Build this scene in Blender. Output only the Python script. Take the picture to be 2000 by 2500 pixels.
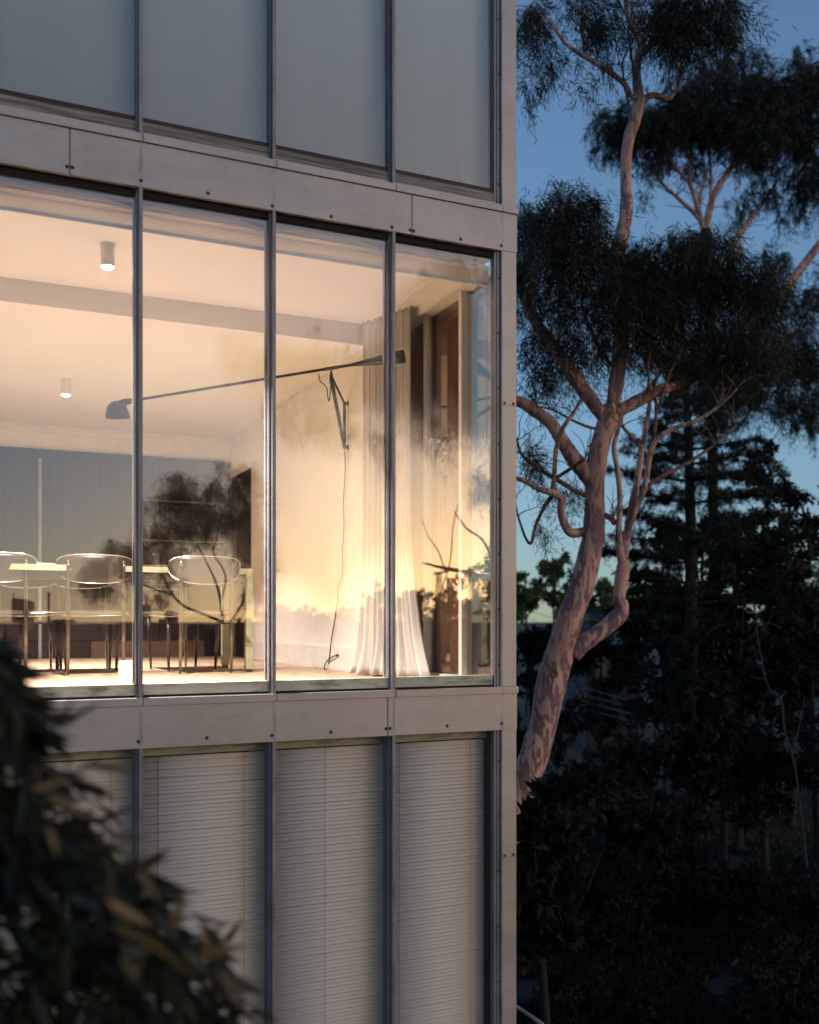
import bpy, math, random
import numpy as np
from mathutils import Vector, noise as mnoise

random.seed(7)
RNG = np.random.default_rng(11)
R = math.radians
sc = bpy.context.scene
col = sc.collection
for o in list(bpy.data.objects):
    bpy.data.objects.remove(o)

# ------------------------------------------------------------------ camera
ZC = 6.4                                   # eye height above the ground by the house
CAM = np.array((-3.14, -5.387, ZC))
YAW = R(24.1)
FWD = np.array((math.sin(YAW), math.cos(YAW), 0.0))
RGT = np.array((math.cos(YAW), -math.sin(YAW), 0.0))
FPX, U0, V0 = 2400.0, 1000.0, 1515.0       # focal length and horizon of the 2000 px wide photograph
cam = bpy.data.cameras.new('camera')
camo = bpy.data.objects.new('camera', cam)
col.objects.link(camo)
camo.location = CAM
camo.rotation_euler = (R(90), 0, -YAW)
cam.sensor_fit = 'HORIZONTAL'
cam.sensor_width = 36
cam.lens = FPX / 2000 * 36
cam.shift_y = (V0 - 1250) / 2000
cam.clip_start = 0.05
cam.clip_end = 6000
cam.dof.use_dof = True
cam.dof.focus_distance = 6.8
cam.dof.aperture_fstop = cam.lens / 1000 / 0.021
sc.camera = camo

# ------------------------------------------------------------------ sky, sun, exposure
SUN_AZ = R(33)                             # from -y towards +x
SUN_DIR = np.array((math.sin(SUN_AZ), -math.cos(SUN_AZ)))
world = bpy.data.worlds.new('World')
sc.world = world
world.use_nodes = True
wn = world.node_tree
bg = wn.nodes['Background']
sky = wn.nodes.new('ShaderNodeTexSky')
sky.sky_type = 'NISHITA'
sky.sun_disc = False
sky.sun_elevation = R(4.0)
sky.sun_rotation = math.atan2(SUN_DIR[0], SUN_DIR[1])
sky.air_density = 1.0
sky.dust_density = 1.7
sky.ozone_density = 2.7
# clear dusk air: the murkiest few degrees above the horizon are lifted away
tcw = wn.nodes.new('ShaderNodeTexCoord')
vm = wn.nodes.new('ShaderNodeVectorMath'); vm.operation = 'MULTIPLY_ADD'
vm.inputs[1].default_value = (1, 1, .935); vm.inputs[2].default_value = (0, 0, .065)
wn.links.new(tcw.outputs['Generated'], vm.inputs[0])
wn.links.new(vm.outputs[0], sky.inputs[0])
wb = wn.nodes.new('ShaderNodeMix'); wb.data_type = 'RGBA'; wb.blend_type = 'MULTIPLY'
wb.inputs['Factor'].default_value = 1.0; wb.inputs['B'].default_value = (1.035, .95, .955, 1)     # white balance of the film, the same all over the sky
wn.links.new(sky.outputs[0], wb.inputs['A']); wn.links.new(wb.outputs['Result'], bg.inputs[0])
bg.inputs[1].default_value = 0.15
# the sun itself has set: the glow of the western sky is the daylight that is left
sc.view_settings.view_transform = 'Standard'
sc.view_settings.look = 'None'
sc.view_settings.exposure = 1.42
sc.view_settings.gamma = 1
sc.view_settings.use_curve_mapping = False
sc.render.engine = 'CYCLES'
sc.cycles.use_denoising = True
sc.cycles.transparent_max_bounces = 24
sc.cycles.max_bounces = 10
sc.cycles.sample_clamp_indirect = 6
sc.cycles.caustics_reflective = False
sc.cycles.caustics_refractive = False


# ------------------------------------------------------------------ places seen at a point of the photograph
def ray(u, v):
    return FWD + RGT * ((u - U0) / FPX) + np.array((0, 0, (V0 - v) / FPX))
def on_d(u, v, d): return CAM + ray(u, v) * d
def on_x(u, v, x):
    r = ray(u, v); return CAM + r * ((x - CAM[0]) / r[0])
def on_y(u, v, y):
    r = ray(u, v); return CAM + r * ((y - CAM[1]) / r[1])
def on_z(u, v, z):
    r = ray(u, v); return CAM + r * ((z - CAM[2]) / r[2])
GLASS_Y = 0.03
def mirror(p): return np.array((p[0], 2 * GLASS_Y - p[1], p[2]))
def behind(u, v, d): return mirror(on_d(u, v, d))      # what the front glass shows at that point


# ------------------------------------------------------------------ materials
def newmat(name):
    m = bpy.data.materials.new(name)
    m.use_nodes = True
    nt = m.node_tree
    return m, nt, nt.nodes['Principled BSDF']
def nd(nt, t, **kw):
    n = nt.nodes.new(t)
    for k, v in kw.items():
        if k in n.inputs.keys(): n.inputs[k].default_value = v
        else: setattr(n, k, v)
    return n
def ramp(nt, fac, stops):
    r = nt.nodes.new('ShaderNodeValToRGB')
    e = r.color_ramp.elements
    while len(e) < len(stops): e.new(0.5)
    for el, (p, c) in zip(e, stops):
        el.position = p; el.color = (*c, 1)
    nt.links.new(fac, r.inputs[0])
    return r.outputs[0]
def coords(nt, scale=(1, 1, 1), kind='Object'):
    tc = nt.nodes.new('ShaderNodeTexCoord')
    mp = nt.nodes.new('ShaderNodeMapping')
    mp.inputs['Scale'].default_value = scale
    nt.links.new(tc.outputs[kind], mp.inputs[0])
    return mp.outputs[0]
def rough_mat(name, c1, c2, scale=(4, 4, 4), rough=0.6, metal=0.0, bump=0.0, detail=5, lo=0.35, hi=0.65, spec=0.5, nscale=1.0, rvar=0.0, sheen=0):
    m, nt, b = newmat(name)
    n = nd(nt, 'ShaderNodeTexNoise', Scale=nscale, Detail=detail, Roughness=0.6)
    nt.links.new(coords(nt, scale), n.inputs['Vector'])
    nt.links.new(ramp(nt, n.outputs['Fac'], [(lo, c1), (hi, c2)]), b.inputs['Base Color'])
    b.inputs['Roughness'].default_value = rough
    b.inputs['Metallic'].default_value = metal
    b.inputs['Specular IOR Level'].default_value = spec
    if sheen: b.inputs['Sheen Weight'].default_value = sheen
    if rvar:
        mr = nd(nt, 'ShaderNodeMapRange')
        mr.inputs['To Min'].default_value = rough - rvar
        mr.inputs['To Max'].default_value = rough + rvar
        nt.links.new(n.outputs['Fac'], mr.inputs[0])
        nt.links.new(mr.outputs[0], b.inputs['Roughness'])
    if bump:
        n2 = nd(nt, 'ShaderNodeTexNoise', Scale=nscale * 3, Detail=detail)
        nt.links.new(coords(nt, scale), n2.inputs['Vector'])
        bp = nd(nt, 'ShaderNodeBump', Strength=bump, Distance=0.01)
        nt.links.new(n2.outputs['Fac'], bp.inputs['Height'])
        nt.links.new(bp.outputs[0], b.inputs['Normal'])
    return m

def alu_mat(name, c1, c2):
    m, nt, b = newmat(name)
    n = nd(nt, 'ShaderNodeTexNoise', Scale=1.0, Detail=6, Roughness=0.65)
    nt.links.new(coords(nt, (1.6, 1.6, 4.5)), n.inputs['Vector'])
    st = nd(nt, 'ShaderNodeTexNoise', Scale=1.0, Detail=4, Roughness=0.7)
    nt.links.new(coords(nt, (11, 11, 1.6)), st.inputs['Vector'])
    g = nd(nt, 'ShaderNodeTexNoise', Scale=420.0, Detail=2)
    nt.links.new(coords(nt), g.inputs['Vector'])
    a = nd(nt, 'ShaderNodeMath', operation='MULTIPLY_ADD')
    nt.links.new(st.outputs['Fac'], a.inputs[0]); a.inputs[1].default_value = 0.28
    nt.links.new(n.outputs['Fac'], a.inputs[2])
    a2 = nd(nt, 'ShaderNodeMath', operation='MULTIPLY_ADD')
    nt.links.new(g.outputs['Fac'], a2.inputs[0]); a2.inputs[1].default_value = 0.10
    nt.links.new(a.outputs[0], a2.inputs[2])
    base = ramp(nt, a2.outputs[0], [(0.46, c1), (0.9, c2)])
    sx = nt.nodes.new('ShaderNodeSeparateXYZ'); nt.links.new(coords(nt), sx.inputs[0])
    q1 = nd(nt, 'ShaderNodeMath', operation='SUBTRACT'); q1.inputs[1].default_value = 2.89; nt.links.new(sx.outputs[0], q1.inputs[0])
    q2 = nd(nt, 'ShaderNodeMath', operation='DIVIDE'); q2.inputs[1].default_value = 0.733; nt.links.new(q1.outputs[0], q2.inputs[0])
    q3 = nd(nt, 'ShaderNodeMath', operation='PINGPONG'); q3.inputs[1].default_value = 0.5; nt.links.new(q2.outputs[0], q3.inputs[0])
    q4 = nd(nt, 'ShaderNodeMapRange'); q4.inputs['From Min'].default_value = 0.0; q4.inputs['From Max'].default_value = 0.02
    q4.inputs['To Min'].default_value = 1.0; q4.inputs['To Max'].default_value = 0.0; nt.links.new(q3.outputs[0], q4.inputs[0])
    dn_ = nd(nt, 'ShaderNodeTexNoise', Scale=1.0, Detail=4, Roughness=0.7); nt.links.new(coords(nt, (30, 30, 5)), dn_.inputs['Vector'])
    dr = nd(nt, 'ShaderNodeMapRange'); dr.inputs['From Min'].default_value = 0.42; dr.inputs['From Max'].default_value = 0.62
    dr.inputs['To Max'].default_value = 0.55; nt.links.new(dn_.outputs['Fac'], dr.inputs[0])
    q5 = nd(nt, 'ShaderNodeMath', operation='MULTIPLY'); nt.links.new(q4.outputs[0], q5.inputs[0]); nt.links.new(dr.outputs[0], q5.inputs[1])
    # scattered grime blotches
    gb = nd(nt, 'ShaderNodeTexNoise', Scale=1.0, Detail=7, Roughness=0.75); nt.links.new(coords(nt, (3.1, 3.1, 9)), gb.inputs['Vector'])
    gr = nd(nt, 'ShaderNodeMapRange'); gr.inputs['From Min'].default_value = 0.56; gr.inputs['From Max'].default_value = 0.78
    gr.inputs['To Max'].default_value = 0.3; nt.links.new(gb.outputs['Fac'], gr.inputs[0])
    q6 = nd(nt, 'ShaderNodeMath', operation='MAXIMUM'); nt.links.new(q5.outputs[0], q6.inputs[0]); nt.links.new(gr.outputs[0], q6.inputs[1])
    mx = nd(nt, 'ShaderNodeMix', data_type='RGBA'); nt.links.new(q6.outputs[0], mx.inputs['Factor'])
    nt.links.new(base, mx.inputs['A']); mx.inputs['B'].default_value = (.10, .075, .07, 1)
    nt.links.new(mx.outputs['Result'], b.inputs['Base Color'])
    b.inputs['Metallic'].default_value = 0.36
    mr = nd(nt, 'ShaderNodeMapRange')
    mr.inputs['To Min'].default_value = 0.38; mr.inputs['To Max'].default_value = 0.58
    nt.links.new(n.outputs['Fac'], mr.inputs[0]); nt.links.new(mr.outputs[0], b.inputs['Roughness'])
    bp = nd(nt, 'ShaderNodeBump', Strength=0.12, Distance=0.004)
    nt.links.new(n.outputs['Fac'], bp.inputs['Height']); nt.links.new(bp.outputs[0], b.inputs['Normal'])
    return m

def glass_mat(name, ior=1.7, tint=(0.97, 0.97, 0.96), dust=0.006):
    m = bpy.data.materials.new(name); m.use_nodes = True
    nt = m.node_tree
    for n in list(nt.nodes): nt.nodes.remove(n)
    out = nt.nodes.new('ShaderNodeOutputMaterial')
    tr = nd(nt, 'ShaderNodeBsdfTransparent', Color=(*tint, 1))
    gl = nd(nt, 'ShaderNodeBsdfGlossy', Color=(1, 1, 1, 1), Roughness=0.0)
    di = nd(nt, 'ShaderNodeBsdfDiffuse', Color=(0.6, 0.58, 0.55, 1))
    # thin pane: the same reflectance from both sides, rising at grazing angles
    r0 = ((ior - 1) / (ior + 1)) ** 2
    ge = nt.nodes.new('ShaderNodeNewGeometry')
    dt = nd(nt, 'ShaderNodeVectorMath', operation='DOT_PRODUCT')
    nt.links.new(ge.outputs['Incoming'], dt.inputs[0]); nt.links.new(ge.outputs['Normal'], dt.inputs[1])
    ab = nd(nt, 'ShaderNodeMath', operation='ABSOLUTE'); nt.links.new(dt.outputs['Value'], ab.inputs[0])
    om = nd(nt, 'ShaderNodeMath', operation='SUBTRACT'); om.inputs[0].default_value = 1.0; nt.links.new(ab.outputs[0], om.inputs[1])
    pw = nd(nt, 'ShaderNodeMath', operation='POWER'); pw.inputs[1].default_value = 5.0; nt.links.new(om.outputs[0], pw.inputs[0])
    fr = nd(nt, 'ShaderNodeMath', operation='MULTIPLY_ADD'); fr.inputs[1].default_value = 1 - r0; fr.inputs[2].default_value = r0
    nt.links.new(pw.outputs[0], fr.inputs[0])
    ns = nd(nt, 'ShaderNodeTexNoise', Scale=0.9, Detail=1)
    nt.links.new(coords(nt), ns.inputs['Vector'])
    bp = nd(nt, 'ShaderNodeBump', Strength=0.02, Distance=0.02)
    nt.links.new(ns.outputs['Fac'], bp.inputs['Height'])
    nt.links.new(bp.outputs[0], gl.inputs['Normal'])
    mx = nt.nodes.new('ShaderNodeMixShader'); mx2 = nt.nodes.new('ShaderNodeMixShader')
    nt.links.new(fr.outputs[0], mx.inputs[0]); nt.links.new(tr.outputs[0], mx.inputs[1]); nt.links.new(gl.outputs[0], mx.inputs[2])
    vo = nd(nt, 'ShaderNodeTexVoronoi', Scale=9.0)
    nt.links.new(coords(nt, (1, 1, 1)), vo.inputs['Vector'])
    lt = nd(nt, 'ShaderNodeMath', operation='LESS_THAN'); lt.inputs[1].default_value = 0.014
    nt.links.new(vo.outputs['Distance'], lt.inputs[0])
    ma = nd(nt, 'ShaderNodeMath', operation='MULTIPLY_ADD'); ma.inputs[1].default_value = 0.3; ma.inputs[2].default_value = dust
    nt.links.new(lt.outputs[0], ma.inputs[0])
    nt.links.new(ma.outputs[0], mx2.inputs[0]); nt.links.new(mx.outputs[0], mx2.inputs[1]); nt.links.new(di.outputs[0], mx2.inputs[2])
    nt.links.new(mx2.outputs[0], out.inputs[0])
    return m

def emit_mat(name, c, s):
    m = bpy.data.materials.new(name); m.use_nodes = True
    nt = m.node_tree; b = nt.nodes['Principled BSDF']
    b.inputs['Emission Color'].default_value = (*c, 1); b.inputs['Emission Strength'].default_value = s
    b.inputs['Base Color'].default_value = (.8, .8, .8, 1)
    return m

def fabric_mat(name, c, trans=0.0, rough=0.8, weave=900):
    m, nt, b = newmat(name)
    n = nd(nt, 'ShaderNodeTexNoise', Scale=weave, Detail=1)
    nt.links.new(coords(nt), n.inputs['Vector'])
    n2 = nd(nt, 'ShaderNodeTexNoise', Scale=1.3, Detail=3)
    nt.links.new(coords(nt), n2.inputs['Vector'])
    a = nd(nt, 'ShaderNodeMath', operation='ADD')
    nt.links.new(n.outputs['Fac'], a.inputs[0]); nt.links.new(n2.outputs['Fac'], a.inputs[1])
    nt.links.new(ramp(nt, a.outputs[0], [(0.7, tuple(x * .92 for x in c)), (1.0, c)]), b.inputs['Base Color'])
    b.inputs['Roughness'].default_value = rough
    b.inputs['Specular IOR Level'].default_value = 0.15
    if trans:
        t = nd(nt, 'ShaderNodeBsdfTranslucent', Color=(*c, 1))
        mx = nt.nodes.new('ShaderNodeMixShader'); mx.inputs[0].default_value = trans
        nt.links.new(b.outputs[0], mx.inputs[1]); nt.links.new(t.outputs[0], mx.inputs[2])
        nt.links.new(mx.outputs[0], nt.nodes['Material Output'].inputs[0])
    return m

def bark_mat(name, pale1, pale2, patch, scale=1.0, sharp=(0.50, 0.54)):
    m, nt, b = newmat(name)
    n1 = nd(nt, 'ShaderNodeTexNoise', Scale=2.0 * scale, Detail=5, Roughness=0.6)
    nt.links.new(coords(nt, (1, 1, .6)), n1.inputs['Vector'])
    base = ramp(nt, n1.outputs['Fac'], [(0.35, pale1), (0.65, pale2)])
    n2 = nd(nt, 'ShaderNodeTexNoise', Scale=9.5 * scale, Detail=5, Roughness=0.6, Distortion=0.9)
    nt.links.new(coords(nt, (1, 1, .30)), n2.inputs['Vector'])
    pm = ramp(nt, n2.outputs['Fac'], [(sharp[0], (0, 0, 0)), (sharp[1], (1, 1, 1))])
    mx = nd(nt, 'ShaderNodeMix', data_type='RGBA')
    nt.links.new(pm, mx.inputs['Factor']); nt.links.new(base, mx.inputs['A']); mx.inputs['B'].default_value = (*patch, 1)
    nt.links.new(mx.outputs['Result'], b.inputs['Base Color'])
    b.inputs['Roughness'].default_value = 0.75
    b.inputs['Specular IOR Level'].default_value = 0.25
    bp = nd(nt, 'ShaderNodeBump', Strength=0.5, Distance=0.012)
    inv = nd(nt, 'ShaderNodeMath', operation='SUBTRACT'); inv.inputs[0].default_value = 1.0
    nt.links.new(pm, inv.inputs[1])
    ad = nd(nt, 'ShaderNodeMath', operation='MULTIPLY_ADD'); ad.inputs[1].default_value = 1.2
    nt.links.new(n1.outputs['Fac'], ad.inputs[0]); nt.links.new(inv.outputs[0], ad.inputs[2])
    nt.links.new(ad.outputs[0], bp.inputs['Height']); nt.links.new(bp.outputs[0], b.inputs['Normal'])
    return m

def leaf_mat(name, c1, c2, c3, rough=0.55, trans=0.12, scale=1.5):
    m, nt, b = newmat(name)
    n = nd(nt, 'ShaderNodeTexNoise', Scale=scale, Detail=4, Roughness=0.7)
    nt.links.new(coords(nt), n.inputs['Vector'])
    c = ramp(nt, n.outputs['Fac'], [(0.3, c1), (0.52, c2), (0.72, c3)])
    nt.links.new(c, b.inputs['Base Color'])
    b.inputs['Roughness'].default_value = rough
    b.inputs['Specular IOR Level'].default_value = 0.3
    t = nt.nodes.new('ShaderNodeBsdfTranslucent'); nt.links.new(c, t.inputs[0])
    mx = nt.nodes.new('ShaderNodeMixShader'); mx.inputs[0].default_value = trans
    nt.links.new(b.outputs[0], mx.inputs[1]); nt.links.new(t.outputs[0], mx.inputs[2])
    nt.links.new(mx.outputs[0], nt.nodes['Material Output'].inputs[0])
    return m

M = {}
M['alu'] = alu_mat('anodised_aluminium', (.36, .335, .322), (.50, .462, .445))
M['alu_dark'] = alu_mat('weathered_aluminium', (.21, .20, .22), (.33, .32, .34))
M['screw'] = rough_mat('rusty_screw', (.02, .012, .01), (.06, .035, .02), rough=.7, nscale=40)
M['halo'] = rough_mat('rust_bloom', (.10, .075, .07), (.16, .13, .125), rough=.8, nscale=200)
M['gap_dark'] = rough_mat('dark_gap', (.012, .012, .014), (.02, .018, .018), rough=.9)  # near-black fill colour in place of the shade inside gaps
M['glass'] = glass_mat('window_glass', ior=1.82)
M['upper_glass'] = glass_mat('upper_window_glass', ior=1.72)
M['plain_glass'] = glass_mat('plain_window_glass', ior=1.55)
M['side_glass'] = glass_mat('side_glass', ior=1.95, tint=(.80, .74, .68))
M['old_wood'] = rough_mat('weathered_wood', (.10, .095, .09), (.34, .32, .30), scale=(2.0, 30, 60), rough=.85, bump=.4, lo=.38, hi=.62)
M['paint_wood'] = rough_mat('flaking_cream_paint', (.13, .13, .09), (.52, .50, .38), scale=(5, 8, 22), rough=.6, lo=.3, hi=.5, bump=.2)
M['dark_red'] = rough_mat('dark_gap_shade', (.02, .012, .014), (.06, .022, .02), scale=(3, 3, 40), rough=.6)  # shade of the gap below the upstairs blinds, put into the colour
M['plaster'] = rough_mat('warm_white_plaster', (.72, .69, .645), (.78, .75, .70), scale=(1, 1, 1), rough=.75, nscale=.9, spec=.3)
M['ceiling'] = rough_mat('white_ceiling', (.73, .70, .655), (.78, .75, .705), rough=.85, nscale=.7, scale=(1, 1, 1), spec=.2)
M['white_paint'] = rough_mat('white_gloss_paint', (.72, .69, .62), (.78, .75, .68), rough=.4, nscale=2)
M['floor'] = rough_mat('oiled_timber_floor', (.40, .26, .16), (.57, .41, .27), scale=(14, 1.2, 1), rough=.35, nscale=1.4, rvar=.08)
M['dark_back'] = rough_mat('dark_brown_matte', (.020, .013, .010), (.038, .024, .017), scale=(12, 12, .8), rough=.55, spec=.2)
M['tan_panel'] = rough_mat('tan_timber', (.10, .055, .035), (.15, .085, .055), scale=(3, 3, 20), rough=.6)
M['brown_panel'] = rough_mat('red_brown_timber', (.24, .12, .088), (.33, .17, .125), scale=(18, 18, .7), rough=.5)
M['curtain'] = fabric_mat('sheer_white_linen', (.78, .74, .68), trans=.35)
M['roller'] = fabric_mat('white_roller_cloth', (.86, .82, .74), trans=.85)
M['upper_blind'] = fabric_mat('pale_screen_cloth', (.62, .76, .80), trans=.05, weave=1400)
M['slat'] = rough_mat('white_enamel_slat', (.84, .765, .70), (.91, .835, .77), scale=(1.2, 30, 30), rough=.45)
M['cord'] = rough_mat('white_cord', (.6, .57, .5), (.68, .65, .58), rough=.8)
M['dark_cord'] = rough_mat('grey_ladder_cord', (.06, .055, .05), (.10, .09, .08), rough=.8)
M['lamp_black'] = rough_mat('satin_black_metal', (.010, .011, .014), (.018, .019, .024), rough=.38, metal=0, nscale=3)
M['lamp_brown'] = rough_mat('brown_black_rod', (.04, .028, .02), (.07, .05, .035), rough=.4, metal=.4)
M['flex'] = rough_mat('brown_rubber_flex', (.025, .016, .011), (.04, .026, .018), rough=.6)
M['chrome'] = rough_mat('polished_chrome', (.62, .6, .57), (.72, .7, .66), rough=.16, metal=1.0)
M['leather'] = rough_mat('dark_brown_leather', (.016, .012, .009), (.028, .02, .015), rough=.36, nscale=9)
M['black_chrome'] = rough_mat('dark_chrome', (.10, .085, .07), (.16, .135, .11), rough=.2, metal=.9)
M['seat'] = rough_mat('grey_green_leather', (.045, .045, .036), (.07, .07, .056), rough=.22, nscale=6)
M['leg_dark'] = rough_mat('dark_turned_wood', (.022, .014, .010), (.04, .024, .016), scale=(10, 10, 2), rough=.3)
M['table'] = rough_mat('cream_green_laminate', (.26, .26, .16), (.33, .32, .205), rough=.35, nscale=2)
M['device'] = rough_mat('white_plastic', (.72, .70, .66), (.78, .76, .72), rough=.4)
M['interior_dark'] = rough_mat('unlit_room_wall', (.05, .045, .04), (.07, .06, .055), rough=.9)
M['bulb'] = emit_mat('lit_downlight', (1.0, .92, .80), 40.0)
M['bulb2'] = emit_mat('lit_bulb', (1.0, .85, .65), 3.0)
M['bark'] = bark_mat('mottled_gum_bark', (.46, .265, .215), (.66, .425, .35), (.22, .14, .14), sharp=(.48, .54))
M['bark_dark'] = bark_mat('thin_branch_bark', (.22, .13, .11), (.32, .19, .16), (.10, .07, .07), scale=1.6)
M['bark_pine'] = rough_mat('black_pine_bark', (.010, .008, .007), (.020, .016, .014), rough=.9, nscale=8)
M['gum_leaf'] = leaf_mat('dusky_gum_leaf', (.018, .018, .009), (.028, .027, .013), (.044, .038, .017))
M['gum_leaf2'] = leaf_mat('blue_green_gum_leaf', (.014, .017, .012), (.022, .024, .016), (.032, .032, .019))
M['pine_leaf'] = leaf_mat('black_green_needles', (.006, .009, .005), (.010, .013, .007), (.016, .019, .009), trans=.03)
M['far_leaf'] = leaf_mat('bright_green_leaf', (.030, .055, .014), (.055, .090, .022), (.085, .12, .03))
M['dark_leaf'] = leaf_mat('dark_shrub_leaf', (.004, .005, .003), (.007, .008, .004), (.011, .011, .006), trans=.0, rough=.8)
M['near_leaf'] = leaf_mat('deep_green_near_leaf', (.012, .014, .006), (.028, .028, .011), (.085, .062, .022), rough=.42, scale=7)
M['dry_leaf'] = leaf_mat('tan_dry_leaf', (.15, .085, .03), (.24, .15, .055), (.32, .21, .085), rough=.5, scale=9)
M['soil'] = rough_mat('dark_soil_and_litter', (.008, .006, .005), (.016, .012, .010), scale=(1, 1, 1), rough=.95, nscale=1.6, bump=.4)
M['lawn'] = rough_mat('dry_lawn', (.05, .045, .016), (.08, .07, .028), scale=(1, 1, 1), rough=.9, nscale=3)
M['paving'] = rough_mat('grey_concrete_path', (.012, .014, .022), (.02, .023, .034), scale=(1, 1, 1), rough=.85, nscale=2)
M['gravel'] = rough_mat('grey_gravel', (.008, .008, .009), (.013, .012, .013), scale=(1, 1, 1), rough=.95, nscale=14)
M['wire'] = rough_mat('grey_power_cable', (.10, .11, .14), (.16, .17, .21), rough=.5)
M['pole'] = rough_mat('grey_timber_pole', (.07, .06, .05), (.11, .095, .08), rough=.9, nscale=6)
M['far_wall'] = rough_mat('blue_grey_weatherboard', (.007, .009, .016), (.011, .014, .022), scale=(1, 1, 8), rough=.8)
M['far_roof'] = rough_mat('slate_roof', (.008, .010, .016), (.013, .015, .022), scale=(2, 2, 14), rough=.7)
M['city'] = rough_mat('hazy_concrete', (.10, .07, .055), (.14, .10, .075), rough=.9, nscale=.1)
M['city_glass'] = rough_mat('dark_tower_glazing', (.05, .04, .036), (.07, .055, .048), rough=.5, nscale=.3)
M['crane'] = rough_mat('dark_crane_steel', (.05, .035, .025), (.07, .05, .035), rough=.7)
M['pale_bark'] = rough_mat('pale_sapling_bark', (.012, .012, .016), (.05, .05, .065), rough=.8, nscale=5)


# ------------------------------------------------------------------ object helpers
def org(p):
    v = Vector((0, 0, 0))
    while p is not None:
        v = v + p.location; p = p.parent
    return v
class MB:
    def __init__(s): s.v = []; s.f = []; s.mi = []
    def quad(s, a, b, c, d, m=0):
        n = len(s.v); s.v += [tuple(a), tuple(b), tuple(c), tuple(d)]; s.f.append((n, n + 1, n + 2, n + 3)); s.mi.append(m); return s
    def box(s, x0, x1, y0, y1, z0, z1, bev=0.0, m=0):
        x0, x1 = sorted((x0, x1)); y0, y1 = sorted((y0, y1)); z0, z1 = sorted((z0, z1))
        n = len(s.v)
        b = min(bev, (x1 - x0) * .45, (y1 - y0) * .45)
        if b <= 0:
            s.v += [(x, y, z) for z in (z0, z1) for x, y in ((x0, y0), (x1, y0), (x1, y1), (x0, y1))]
            s.f += [(n + 3, n + 2, n + 1, n), (n + 4, n + 5, n + 6, n + 7)] + [(n + i, n + (i + 1) % 4, n + 4 + (i + 1) % 4, n + 4 + i) for i in range(4)]
            s.mi += [m] * 6
        else:
            ring = [(x0 + b, y0), (x1 - b, y0), (x1, y0 + b), (x1, y1 - b), (x1 - b, y1), (x0 + b, y1), (x0, y1 - b), (x0, y0 + b)]
            s.v += [(x, y, z) for z in (z0, z1) for x, y in ring]
            s.f += [tuple(n + 7 - i for i in range(8)), tuple(n + 8 + i for i in range(8))] + [(n + i, n + (i + 1) % 8, n + 8 + (i + 1) % 8, n + 8 + i) for i in range(8)]
            s.mi += [m] * 10
        return s
    def tube(s, pts, rad, n=8, cap=True, m=0, squash=None):
        pts = [Vector(p) for p in pts]
        if not hasattr(rad, '__len__'): rad = [rad] * len(pts)
        base = len(s.v)
        prev = None
        for i, p in enumerate(pts):
            t = (pts[min(i + 1, len(pts) - 1)] - pts[max(i - 1, 0)])
            if t.length < 1e-9: t = Vector((0, 0, 1))
            t.normalize()
            if prev is None:
                a = t.cross(Vector((0, 0, 1)))
                if a.length < .1: a = t.cross(Vector((0, 1, 0)))
            else:
                a = prev - t * prev.dot(t)
            a.normalize(); b = t.cross(a); prev = a
            for k in range(n):
                th = 2 * math.pi * k / n
                s.v.append(tuple(p + a * (math.cos(th) * rad[i]) + b * (math.sin(th) * rad[i])))
        for i in range(len(pts) - 1):
            for k in range(n):
                q = base + i * n
                s.f.append((q + k, q + (k + 1) % n, q + n + (k + 1) % n, q + n + k)); s.mi.append(m)
        if cap:
            s.f.append(tuple(base + n - 1 - k for k in range(n))); s.mi.append(m)
            q = base + (len(pts) - 1) * n
            s.f.append(tuple(q + k for k in range(n))); s.mi.append(m)
        return s
    def lathe(s, prof, c, axis=(0, 0, 1), n=20, m=0):
        ax = Vector(axis).normalized()
        a = ax.cross(Vector((1, 0, 0)))
        if a.length < .1: a = ax.cross(Vector((0, 1, 0)))
        a.normalize(); b = ax.cross(a); c = Vector(c); base = len(s.v)
        for r, h in prof:
            for k in range(n):
                th = 2 * math.pi * k / n
                s.v.append(tuple(c + ax * h + a * (r * math.cos(th)) + b * (r * math.sin(th))))
        for i in range(len(prof) - 1):
            for k in range(n):
                q = base + i * n
                s.f.append((q + k, q + (k + 1) % n, q + n + (k + 1) % n, q + n + k)); s.mi.append(m)
        return s
    def build(s, name, mat, parent=None, smooth=False):
        o_ = org(parent)
        me = bpy.data.meshes.new(name)
        me.from_pydata([(x - o_.x, y - o_.y, z - o_.z) for x, y, z in s.v], [], s.f)
        for mm in (mat if isinstance(mat, (list, tuple)) else [mat]): me.materials.append(mm)
        if any(s.mi): me.polygons.foreach_set('material_index', s.mi)
        if smooth: me.polygons.foreach_set('use_smooth', [True] * len(me.polygons))
        me.update()
        ob = bpy.data.objects.new(name, me)
        col.objects.link(ob)
        if parent is not None: ob.parent = parent
        return ob
def tag(o, label=None, cat=None, group=None, kind=None):
    if label: o['label'] = label
    if cat: o['category'] = cat
    if group: o['group'] = group
    if kind: o['kind'] = kind
    return o
def thing(name, label, cat, loc, group=None):
    o = bpy.data.objects.new(name, None)
    o.location = tuple(float(x) for x in loc); o.empty_display_size = .2
    col.objects.link(o)
    return tag(o, label, cat, group)
def box(name, mat, parent, x0, x1, y0, y1, z0, z1, bev=0.0):
    return MB().box(x0, x1, y0, y1, z0, z1, bev).build(name, mat, parent)
def copy_tree(o, parent=None):
    c = o.copy(); col.objects.link(c); c.parent = parent
    for ch in list(o.children): copy_tree(ch, c)
    return c
def inst(src_obj, loc, parent, name=None):
    c = src_obj.copy(); col.objects.link(c); c.parent = parent
    c.location = tuple(loc); return c
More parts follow.
